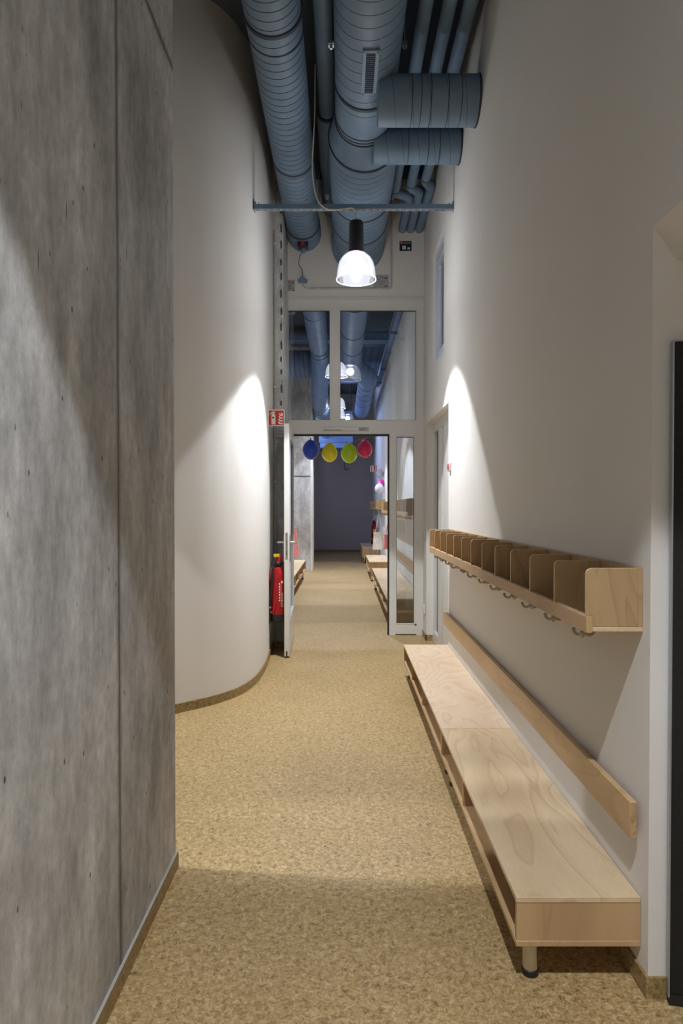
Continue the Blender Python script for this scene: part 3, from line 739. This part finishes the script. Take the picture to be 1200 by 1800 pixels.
# metal junction box with hose behind the sign
o = empty('hose_box', at(489, 760, 6.58), 'galvanised box with a looped flexible hose just under the extinguisher sign', 'junction box')
a = at(482, 768, 6.57); c = at(497, 749, 6.57)
MB().box(a.x, c.x, 6.57, 6.60, a.z, c.z).done('box', STEEL, o, bevel=0.003)
cc = at(488, 757, 6.545)
MB().tube([(cc.x+0.05, 6.545, cc.z-0.005)] + [(cc.x-0.012+0.022*math.cos(t), 6.545, cc.z+0.022*math.sin(t)) for t in [PI/2*0.2*k + PI/2 for k in range(0, 11)]] + [(cc.x+0.05, 6.55, cc.z-0.024)], 0.007, 10).done('hose', PVC, o)

# ------------------------------------------------------------------ fire signs
def fire_sign(xa, xb, za, zb, y, label):
    s = empty('fire_sign', ((xa+xb)/2, y, za), label, 'sign', 'fire extinguisher signs')
    w_ = xb-xa; h_ = zb-za
    MB().box(xa, xb, y, y+0.004, za, zb).box(xa-0.012, xa, y-0.0, y+0.004, za, zb).done('board', PAPER, s)
    m = 0.055
    MB().box(xa+w_*m, xb-w_*m, y-0.0015, y, za+h_*m, zb-h_*m).done('red_field', REDS, s)
    def U(p): return [(xa+w_*u, za+h_*v) for u, v in p]
    q = MB().use(PAPER)
    q.prism(U([(0.22, 0.10), (0.46, 0.10), (0.46, 0.62), (0.44, 0.70), (0.39, 0.74), (0.39, 0.80), (0.44, 0.80), (0.44, 0.86), (0.36, 0.88), (0.33, 0.90), (0.24, 0.86), (0.16, 0.78), (0.13, 0.69), (0.17, 0.68), (0.21, 0.75), (0.28, 0.79), (0.29, 0.74), (0.24, 0.70), (0.22, 0.62)]), y-0.003, y-0.0015)
    q.done('extinguisher_pictogram', None, s)
    MB().box(xa+w_*0.255, xa+w_*0.40, y-0.0042, y-0.003, za+h_*0.46, za+h_*0.56).done('pictogram_label', REDS, s)
    q = MB().use(PAPER)
    for k in range(4):
        v = 0.10+0.165*k; sh = 0.02*k
        q.prism(U([(0.66+sh, v+0.03), (0.88, v), (0.90, v+0.10), (0.80, v+0.075), (0.72+sh, v+0.12), (0.60+sh, v+0.20), (0.63+sh, v+0.10)]), y-0.003, y-0.0015)
    q.prism(U([(0.80, 0.70), (0.90, 0.66), (0.88, 0.76), (0.80, 0.86)]), y-0.003, y-0.0015)
    q.done('flame_pictogram', None, s)
a = at(470.3, 748.8, 6.2); c = at(500, 720, 6.2)
fire_sign(a.x, c.x, a.z, c.z, 6.2, 'square red extinguisher sign jutting from the curved wall above the open door')
a = at(651.3, 829.5, 17.2); c = at(662.6, 818.5, 17.2)
fire_sign(a.x, c.x, a.z, c.z, 17.2, 'tiny dark red extinguisher sign on the far right wall near the white balloons')

# ------------------------------------------------------------------ fire extinguishers
def extinguisher(cx, cy, z0, R, hgt, label, yellow=False, wallx=None):
    e = empty('fire_extinguisher', (cx, cy, z0), label, 'fire extinguisher', 'red fire extinguishers')
    k = hgt/0.46; M = Matrix.Translation((cx, cy, z0))
    body = MB().lathe([(R*0.97, 0.045*k), (R, 0.055*k), (R, 0.39*k), (R*0.96, 0.42*k), (R*0.80, 0.445*k), (R*0.5, 0.458*k), (R*0.45, 0.465*k)], M, 40).done('cylinder', RED, e)
    MB().lathe([(R*0.9, 0), (R*1.0, 0.006), (R*1.015, 0.06*k), (R*0.98, 0.062*k)], M, 40).done('base_ring', BLACK, e)
    MB().lathe([(R*0.42, 0.46*k), (R*0.62, 0.475*k), (R*0.64, 0.495*k), (R*0.5, 0.505*k)], M, 24).box(cx-R*0.72, cx+R*0.72, cy-0.012, cy+0.012, z0+0.478*k, z0+0.497*k).done('valve', BLACK, e)
    MB().box(cx-R*0.36, cx+R*0.42, cy-0.03, cy+0.04, z0+0.505*k, z0+0.555*k).prism([(cx-R*0.5, z0+0.56*k), (cx+R*0.5, z0+0.575*k), (cx+R*0.35, z0+0.51*k), (cx-R*0.2, z0+0.50*k)], cy-0.02, cy+0.03).done('strike_knob', REDP, e, bevel=0.004)
    MB().box(cx-R*0.45, cx+R*0.25, cy-0.034, cy-0.029, z0+0.545*k, z0+0.572*k).done('yellow_tag', YEL, e)
    hose = catmull([(cx-R*0.05, cy-0.02, z0+0.53*k), (cx-R*0.1, cy-0.07, z0+0.54*k), (cx-R*0.35, cy-R-0.018, z0+0.48*k), (cx-R*0.6, cy-R-0.01, z0+0.36*k), (cx-R*0.78, cy-R*0.85, z0+0.2*k), (cx-R*0.85, cy-R*0.8, z0+0.12*k)], 8)
    MB().tube(hose, 0.009*k, 12).done('hose', BLACK, e)
    px, py = cx-R*0.85, cy-R*0.8
    nz = MB().cyl((px-0.004, py, z0+0.13*k), (px, py, z0+0.18*k), 0.015*k, 14).cyl((px, py, z0+0.10*k), (px, py, z0+0.13*k), 0.010*k, 12).cyl((px-0.012, py, z0-0.012), (px, py, z0+0.10*k), 0.013*k, 14)
    nz.done('nozzle', BLACK, e)
    MB().tube([(px+0.004, py-0.012, z0+0.085*k), (px+0.02, py-0.024, z0+0.075*k), (px+0.03, py-0.026, z0+0.10*k), (px+0.045, py-0.026, z0+0.17*k)], 0.006*k, 8).done('trigger_lever', REDP, e)
    MB().cyl((px, py, z0+0.115*k), (px, py, z0+0.13*k), 0.0115*k, 12).done('steel_ferrule', CHROME, e)
    # printed instructions wrapped round the right front
    def arcpatch(mb, a0, a1, za, zb, rr):
        n = 4; vs = []
        for i in range(n+1):
            an = a0 + (a1-a0)*i/n
            vs.append([mb.bm.verts.new((cx+rr*math.cos(an), cy+rr*math.sin(an), zz)) for zz in (za, zb)])
        for A, B in zip(vs, vs[1:]): mb.face([A[0], B[0], B[1], A[1]])
    dg = PI/180; pr = MB().use(PAPER if not yellow else YEL)
    if yellow: arcpatch(pr, -115*dg, -60*dg, z0+0.25*k, z0+0.34*k, R+0.001)
    else:
        for i in range(7):
            zz = z0 + (0.175+0.023*i)*k; arcpatch(pr, -74*dg, -66*dg, zz, zz+0.013*k, R+0.0008)
        arcpatch(pr, -58*dg, -57*dg, z0+0.13*k, z0+0.32*k, R+0.0008)
        arcpatch(pr, -58*dg, -35*dg, z0+0.128*k, z0+0.131*k, R+0.0008)
        arcpatch(pr, -57*dg, -42*dg, z0+0.325*k, z0+0.345*k, R+0.0008)
        for i in range(9):
            zz = z0 + (0.142+0.012*i)*k; arcpatch(pr, -54*dg, -40*dg, zz, zz+0.003*k, R+0.0008)
    pr.done('printed_label', None, e)
    if wallx is not None:
        sx = -1 if wallx < cx else 1
        MB().box(wallx, wallx-sx*0.008, cy-0.02, cy+0.02, z0+0.02, z0+0.40*k).box(wallx, cx+sx*R*0.7, cy-0.012, cy+0.012, z0+0.34*k, z0+0.37*k).box(wallx, cx+sx*R*0.7, cy-0.012, cy+0.012, z0+0.10*k, z0+0.12*k).done('wall_bracket', STEEL, e)
    return e
extinguisher(-0.590, 6.18, at(487, 1092, 6.15).z, 0.070, 0.49, 'large red fire extinguisher on the curved wall beside the open door', wallx=-0.669)
extinguisher(0.785, 17.0, at(656, 956, 17.0).z, 0.075, 0.50, 'distant dark red fire extinguisher with yellow label on the far right wall', True, XF)

# ------------------------------------------------------------------ benches
def bench(x0, x1, y0, y1, z, divs, legs, label, grp, zb=0.113, seatm=WOOD, facing=-1):
    b = empty('shoe_bench', ((x0+x1)/2, y0, 0), label, 'bench', grp); t = 0.016
    s = MB().use(seatm).box(x0, x1, y0, y1, z-t, z)
    s.done('seat_board', None, b, bevel=0.0015)
    MB().box(x0, x1, y0, y1, zb, zb+t).done('bottom_board', WOOD_R, b, bevel=0.0015)
    for yy in [y0+0.002, y1-t-0.002] :
        MB().box(x0+0.002, x1, yy, yy+t, zb+t, z-t).done('end_panel', WOOD_B, b)
    for yy in divs: MB().box(x0+0.004, x1, yy-t/2, yy+t/2, zb+t, z-t).done('divider', WOOD_B, b)
    xb = x1 if facing < 0 else x0
    MB().box(xb-0.008 if facing < 0 else xb, xb if facing < 0 else xb+0.008, y0+t+0.002, y1-t-0.002, zb+t, z-t).done('back_board', WOOD_B, b)
    for yy in legs:
        for xx in ((x0+0.055,) if facing < 0 else (x1-0.055,)):
            lg = MB().cyl((xx, yy, 0.016), (xx, yy, zb), 0.0215, 28).done('leg', CHROME, b)
            MB().lathe([(0.0225, 0.0), (0.0240, 0.004), (0.0240, 0.018), (0.022, 0.020)], Matrix.Translation((xx, yy, 0)), 28).done('rubber_foot', BLACK, lg)
    return b
bench(0.488, XR-0.002, 1.903, 3.372, 0.254, (2.78,), (1.958, 3.30), 'nearer plywood shoe bench unit whose end panel faces the viewer', 'plywood benches under the coat rack')
bench(0.488, XR-0.002, 3.3735, 5.44, 0.254, (4.21, 4.83), (3.45, 5.38), 'farther plywood shoe bench unit butted against the nearer one', 'plywood benches under the coat rack', seatm=WOOD2)
bench(0.485, XF-0.012, 7.50, 11.3, 0.345, (8.3, 9.1, 9.9, 10.6), (7.6, 11.2), 'long plywood bench just beyond the partition on the right', 'benches in the far corridor', 0.19)
bench(0.485, XF-0.012, 12.4, 14.2, 0.36, (13.2, 13.7), (12.5, 14.1), 'plywood bench with bare end panel, second beyond the partition on the right', 'benches in the far corridor', 0.17)
bench(0.475, XF-0.012, 16.5, 18.6, 0.385, (17.2, 17.9), (16.6, 18.5), 'farthest plywood bench, beside the distant red extinguisher', 'benches in the far corridor', 0.13)
bench(-1.088, -0.70, 8.4, 12.95, 0.355, (9.3, 10.2, 11.1, 12.0), (8.5, 12.85), 'plywood bench on the left of the far corridor behind the open door', 'benches in the far corridor', 0.17, facing=1)
tag(MB().ball((-0.83, 12.4, 0.215), 0.028, 1, 1.5, 1).done('blue_shoe', plain('blue_cloth', (0.02, 0.05, 0.45), 0.6)), 'small blue shoe inside the left far bench', 'shoe')

# ------------------------------------------------------------------ wall rail board
wrl = empty('wall_board', (0.82, 1.9, 0.42), 'long plain plywood board fixed along the wall above the bench', 'board')
z0b, z1b = at(1127, 1475, 1.90).z, at(1127, 1411, 1.90).z
MB().box(0.806, 0.826, 1.905, 5.44, z0b, z1b).done('board', WOOD_R, wrl, bevel=0.0015)
for k in range(5):
    yy = 2.3 + k*0.72; MB().box(0.826, XR, yy-0.03, yy+0.03, z0b+0.02, z1b-0.015).done('spacer', WOOD_B, wrl)
MB().box(0.808, 0.8255, 1.9035, 1.906, z0b+0.002, z1b-0.002).done('ply_end', PLYEDGE, wrl)

fb = empty('wall_board', (0.88, 7.6, 0.57), 'plywood board on the wall beyond the partition, seen through the sidelight', 'board')
MB().box(0.868, 0.884, 7.55, 12.9, 0.575, 0.685).done('board', WOOD_R, fb, bevel=0.0015)
for k in range(4): MB().box(0.884, XF, 8.0+k*1.4, 8.06+k*1.4, 0.60, 0.67).done('spacer', WOOD_B, fb)
# ------------------------------------------------------------------ coat rack
def hook_mesh():
    q = MB(); q.cyl((0, 0, 0), (0, 0, -0.026), 0.0042, 10).cyl((0, 0, 0), (0, 0, -0.004), 0.013, 16)
    for k in range(3):
        a = 2*PI*k/3 + 0.35; dx, dy = math.cos(a), math.sin(a)
        pts = [(0, 0, -0.018)]
        for j in range(9):
            t = -PI/2*0.9 - 0.0 + j*(PI*0.98)/8
            r_ = 0.019 + 0.0155*math.sin(-PI/2 + j*PI*0.98/8 + 0.0)
            zz = -0.0235 - 0.0155*math.cos(-PI/2 + j*PI*0.98/8)
            pts.append((dx*r_, dy*r_, zz))
        q.tube([Vector(p) for p in pts], 0.0036, 8, rf=lambda t: 0.0044 + 0.0008*t)
        q.ball((pts[-1][0], pts[-1][1], pts[-1][2]), 0.0060, seg=8, rings=6)
    return q
def coat_rack(xf, xw, y0, y1, zb, zt_, n, label, grp, hooks=True):
    r = empty('coat_rack', ((xf+xw)/2, y0, zb), label, 'coat rack', grp); t = 0.012
    MB().box(xw-0.014, xw-0.001, y0, y1, zb, zt_).done('back_board', WOOD_S, r, bevel=0.001)
    MB().use(WOOD_S).box(xf+0.018, xw-0.014, y0, y1, zb, zb+0.013).use(EDGEL).box(xf+0.018, xw-0.001, y0-0.003, y0, zb, zb+0.012).done('bottom_board', None, r, bevel=0.001)
    MB().box(xf, xf+0.018, y0-0.004, y1, zb-0.004, zb+0.043).done('front_rail', WOOD_R, r, bevel=0.002)
    rr = 0.016
    for k in range(n+1):
        yy = y0 + (y1-y0-t)*k/n
        arc = [(xf+0.001+rr-rr*math.cos(a), zt_-0.002-rr+rr*math.sin(a)) for a in [PI/2*j/6 for j in range(7)]]
        poly = arc + [(xw-0.014, zt_-0.002), (xw-0.014, zb+0.013), (xf+0.018, zb+0.013), (xf+0.018, zb+0.043), (xf+0.001, zb+0.043)]
        nm = 'end_panel' if k in (0, n) else 'divider'
        MB().use(WOOD_S).prism(poly, yy, yy+t, edge=EDGEL).done(nm, None, r, bevel=0.0012)
    if hooks:
        h0 = None
        for k in range(n):
            yy = y0 + (y1-y0-t)*(k+0.5)/n + 0.006; xx = xf+0.045
            if h0 is None:
                h0 = hook_mesh().done('hook', HOOKM); h = h0
            else:
                h = h0.copy(); C.objects.link(h)
            h.parent = r; h.matrix_parent_inverse = Matrix(); h.rotation_euler = (0, 0, random.uniform(-0.35, 0.35))
            h.location = (xx-r.location.x, yy-r.location.y, zb-r.location.z)
    return r
coat_rack(0.680, XR, 1.905, 5.345, 1.003, 1.182, 12, 'long beech coat rack with open pigeonholes and hooks on the near right wall', 'coat racks')
coat_rack(0.745, XF, 14.4, 18.9, 1.31, 1.52, 12, 'beech coat rack far down the corridor with a cloth bag hanging under it', 'coat racks')
coat_rack(0.735, XF, 7.7, 12.9, 1.255, 1.455, 16, 'beech coat rack just beyond the partition, mostly hidden by the door jamb', 'coat racks')

# ------------------------------------------------------------------ balloons
def balloon(c, r, col, label, grp, up=True, neck=True):
    b = empty('balloon', c, label, 'balloon', grp)
    t = NT('balloon_' + label[:6].strip()); t.col(col); t.set(0.16, spec=0.5)
    t.b.inputs['Subsurface Weight'].default_value = 0.15; t.b.inputs['Subsurface Radius'].default_value = (0.05, 0.05, 0.05)
    MB().ball(c, r, 1, 1, 1.22, 32, 22, shape=lambda z: 1.0 - 0.20*max(0, z)**1.5).done('body', t.m, b)
    q = MB(); M = Matrix.Translation((c[0], c[1], c[2] + r*1.20))
    q.lathe([(0.010, -0.006), (0.005, 0.004), (0.012, 0.016), (0.009, 0.018)], M, 12).done('knot', t.m, b)
    return b
BY = 8.0
for (x, y, r, col, nm) in ((546, 790.5, 0.097, (0.03, 0.08, 0.62), 'dark blue balloon, leftmost on the string in the doorway'),
                           (579, 795.5, 0.092, (0.95, 0.85, 0.02), 'yellow balloon on the string between the blue and green ones'),
                           (613.5, 796.5, 0.097, (0.50, 0.78, 0.03), 'lime green balloon on the string between yellow and red ones'),
                           (641, 789, 0.086, (0.85, 0.03, 0.16), 'raspberry red balloon, rightmost on the string in the doorway')):
    p = at(x, y, BY); balloon(tuple(p), r, col, nm, 'balloons on the doorway string')
q = MB().tube([at(x, y, BY+0.01) for x, y in ((470, 752), (500, 762), (522, 770), (546, 773.5), (579, 776), (613.5, 776.5), (641, 771), (655, 769), (690, 762), (736, 752))], 0.0018, 6)
tag(q.done('balloon_string', WIRE), 'thin pale string across the doorway that carries four balloons', 'string')
for (x, y, Y, r, col, nm) in ((667.5, 833, 15.0, 0.080, (0.62, 0.62, 0.72), 'upper white balloon on the far right wall'),
                              (669.5, 851, 14.76, 0.088, (0.50, 0.03, 0.28), 'purple pink balloon between two white ones on the far wall'),
                              (666.5, 859, 14.50, 0.098, (0.64, 0.63, 0.72), 'lower white balloon above the far coat rack')):
    balloon(tuple(at(x, y, Y)), r, col, nm, 'balloons on the far right wall')

# ------------------------------------------------------------------ bags and cloth
def bag(cx, y, z0, z1, w_, hz_, label, m=COTTON):
    b = empty('tote_bag', (cx, y, z0), label, 'bag'); q = MB()
    n = 14; rows = []
    for i in range(n+1):
        v = i/n; zz = z0 + (z1-z0)*v; row = []
        for k in range(20):
            a = 2*PI*k/20; wob = 1 + 0.07*math.sin(3*a + 5*v) + 0.04*math.sin(7*a + 9*v)
            ww = w_/2*(1.0-0.12*v+0.05*math.sin(6*v)); dd = 0.055*(1-0.55*v)+0.006
            row.append(q.bm.verts.new((cx + ww*abs(math.cos(a))**0.6*(1 if math.cos(a) > 0 else -1)*wob, y + dd*math.sin(a)*wob, zz)))
        rows.append(row)
    for A, B in zip(rows, rows[1:]):
        for k in range(20): q.face([A[k], A[(k+1) % 20], B[(k+1) % 20], B[k]], True)
    q.face(rows[0][::-1]); q.done('sack', m, b)
    for dy in (-0.012, 0.012):
        MB().tube([(cx-w_*0.28, y+dy, z1-0.03), (cx-w_*0.1, y+dy, (z1+hz_)/2), (cx+0.01, y+dy*0.3, hz_), (cx+w_*0.14, y+dy, (z1+hz_)/2), (cx+w_*0.3, y+dy, z1-0.03)], 0.006, 8).done('strap', m, b)
    return b
p0 = at(665, 966, 14.3)
bag(p0.x, 14.3, p0.z, at(665, 935, 14.3).z, 0.235, 1.28, 'pale cotton tote bag hanging from the far coat rack')
p0 = at(684, 965, 11.9)
bag(0.80, 11.9, at(684, 965, 11.9).z, at(684, 940, 11.9).z, 0.17, 1.24, 'pinkish cloth bag half hidden by the door jamb', PINK)
q = MB(); rows = []
for i in range(13):
    v = i/12; zz = 1.02 - 0.46*v; row = []
    for k in range(16):
        a = 2*PI*k/16; ww = 0.05 + 0.05*v
        row.append(q.bm.verts.new((-0.80 + ww*math.cos(a)*(1+0.1*math.sin(5*a)), 11.0 + 0.06*math.sin(a)*(1+0.15*math.cos(4*a+3*v)), zz)))
    rows.append(row)
for A, B in zip(rows, rows[1:]):
    for k in range(16): q.face([A[k], A[(k+1) % 16], B[(k+1) % 16], B[k]], True)
q.face(rows[0]); q.face(rows[-1][::-1])
tag(q.done('hanging_jacket', PINK), 'pink garment hanging above the left bench behind the open door', 'garment')
coat_rack(-1.10, -0.72, 9.0, 12.6, 1.30, 1.32, 2, 'narrow board with hooks on the far left wall, hidden by the door leaf', 'coat racks') if False else None

# ------------------------------------------------------------------ far corridor ventilation
vb = empty('ventilation_box', (-0.18, 18.2, 3.0), 'blue ventilation box hanging near the slate end wall', 'ventilation unit')
a = at(560, 787, 18.2); c = at(620, 722, 18.2)
MB().box(a.x, c.x, 18.2, 19.2, a.z+0.14, c.z).done('casing', BLUE, vb, bevel=0.01)
MB().box(a.x+0.03, c.x-0.03, 18.23, 19.15, a.z, a.z+0.14).done('lower_tray', BLUE, vb, bevel=0.01)
q = MB()
for xx in (a.x+0.03, c.x-0.03): q.cyl((xx, 18.7, c.z), (xx, 18.7, ZC), 0.01, 8).box(xx-0.03, xx+0.03, 18.6, 18.8, a.z-0.03, a.z)
q.done('hanger', BLACK, vb)
hk = at(605, 800, 18.25)
q = MB().tube([(hk.x, 18.3, a.z), (hk.x, 18.3, at(605, 822, 18.25).z)] + [(hk.x+0.055-0.055*math.cos(t), 18.3, at(605, 822, 18.25).z-0.05*math.sin(t)) for t in [PI*k/8 for k in range(1, 9)]], 0.018, 8)
tag(q.done('hanging_hose', BLACK), 'short dark hose with hooked end below the blue ventilation box', 'hose')
# left far duct: drops, then runs on to the box
fd = empty('ventilation_duct', (-0.42, 10, 4.1), 'blue duct beyond the partition that drops before the ventilation box', 'duct', 'ducts in the far corridor')
path = arc_path([(-0.40, 7.4, 4.19), (-0.42, 12.75, 4.16), (-0.45, 13.45, 3.45), (-0.46, 18.25, 3.35)], 0.28, 8)
MB().tube(path, 0.165, 40).done('tube', BLUE, fd)
for yy, zz in ((12.3, 4.163), (12.0, 4.163), (9.8, 4.18)): ring(fd, TY(-0.416, yy, zz), 0.165, 0.02, 0.008, BSEAM)
for yy in (13.9, 14.3, 14.7, 15.3): ring(fd, TY(-0.452, yy, 3.44-0.02*(yy-13.9)), 0.165, 0.016, 0.007, BSEAM)
# crossing duct
fd = empty('ventilation_duct', (-0.8, 13.4, 3.9), 'wide blue duct crossing in front of the far concrete pier', 'duct', 'ducts in the far corridor')
zc_ = at(520, 640, 13.6).z; rc = (at(520, 617, 13.6).z - at(520, 664, 13.6).z)/2
MB().helix(rc, 0.62, 0.09, TX(-1.10, 13.6, zc_), BLUE, BSEAM, depth=0.006).done('spiral_tube', None, fd)
# right far duct with elbow
fd = empty('ventilation_duct', (0.2, 12, 4.0), 'big blue duct beyond the partition bending right in an elbow', 'duct', 'ducts in the far corridor')
path = arc_path([(0.16, 7.4, 4.10), (0.16, 12.0, 4.10), (0.16, 12.75, 3.98), (0.50, 13.35, 3.90), (0.50, 18.1, 3.90)], 0.3, 8)
MB().tube(path, 0.19, 40).done('tube', BLUE, fd)
for yy in (13.9, 14.4, 15.2, 16.2): ring(fd, TY(0.50, yy, 3.90), 0.19, 0.016, 0.007, BSEAM)
for yy in (9.0, 10.5, 11.6): ring(fd, TY(0.16, yy, 4.10), 0.19, 0.016, 0.007, BSEAM)
# cable trays, pipes and beams near the far ceiling
for k, (x0, x1, yy, zz) in enumerate(((-1.1, 0.88, 10.2, 4.45), (-1.1, 0.88, 12.9, 4.5), (-0.84, 0.88, 16.0, 4.3))):
    tag(MB().box(x0, x1, yy, yy+0.3, zz, zz+0.12).done('ceiling_beam', BLUE), 'blue beam under the far ceiling, %s' % ('nearest the partition', 'above the duct elbow', 'farthest')[k], 'beam', 'blue beams under the far ceiling')
p = empty('pipe', (-0.75, 9, 3.9), 'pale blue pipe with a right angle bend beyond the left upper pane', 'pipe')
MB().tube(arc_path([(-0.72, 7.5, 4.3), (-0.74, 10.4, 4.3), (-1.09, 10.45, 4.3)], 0.06), 0.03, 14).done('tube', BLUE, p)
p = empty('cable_tray', (0.72, 12, 4.1), 'long blue grey cable tray high along the far right wall', 'cable tray')
MB().box(0.80, 0.88, 9.6, 16.5, 4.25, 4.26).box(0.80, 0.805, 9.6, 16.5, 4.26, 4.30).box(0.875, 0.88, 9.6, 16.5, 4.26, 4.30).done('tray', BLUE, p)
q = MB()
for k in range(5): q.box(0.79, XF-0.001, 9.8+k*1.5, 9.84+k*1.5, 4.21, 4.25)
q.done('bracket', BLUE, p)

# ------------------------------------------------------------------ black panel in the right recess
zt2 = at(1188, 600, 1.83).z
PM = Matrix.Translation((0.886, 1.83, 0)) @ Matrix.Rotation(math.radians(-12), 4, 'Z')
cb = empty('black_panel', (1.1, 1.8, 0), 'tall black panel with a brushed metal edge at the right border', 'panel')
MB().box(0.0, 0.62, 0.002, 0.022, 0.03, zt2, PM).done('panel_face', BLACKG, cb, bevel=0.002)
MB().box(-0.004, 0.0, -0.001, 0.024, 0.022, zt2+0.003, PM).box(-0.001, 0.62, 0.0, 0.023, zt2, zt2+0.003, PM).done('edge_strip', STEEL, cb)
MB().box(-0.002, 0.62, 0.0, 0.022, 0.0, 0.03, PM).done('base_strip', BLACK, cb)
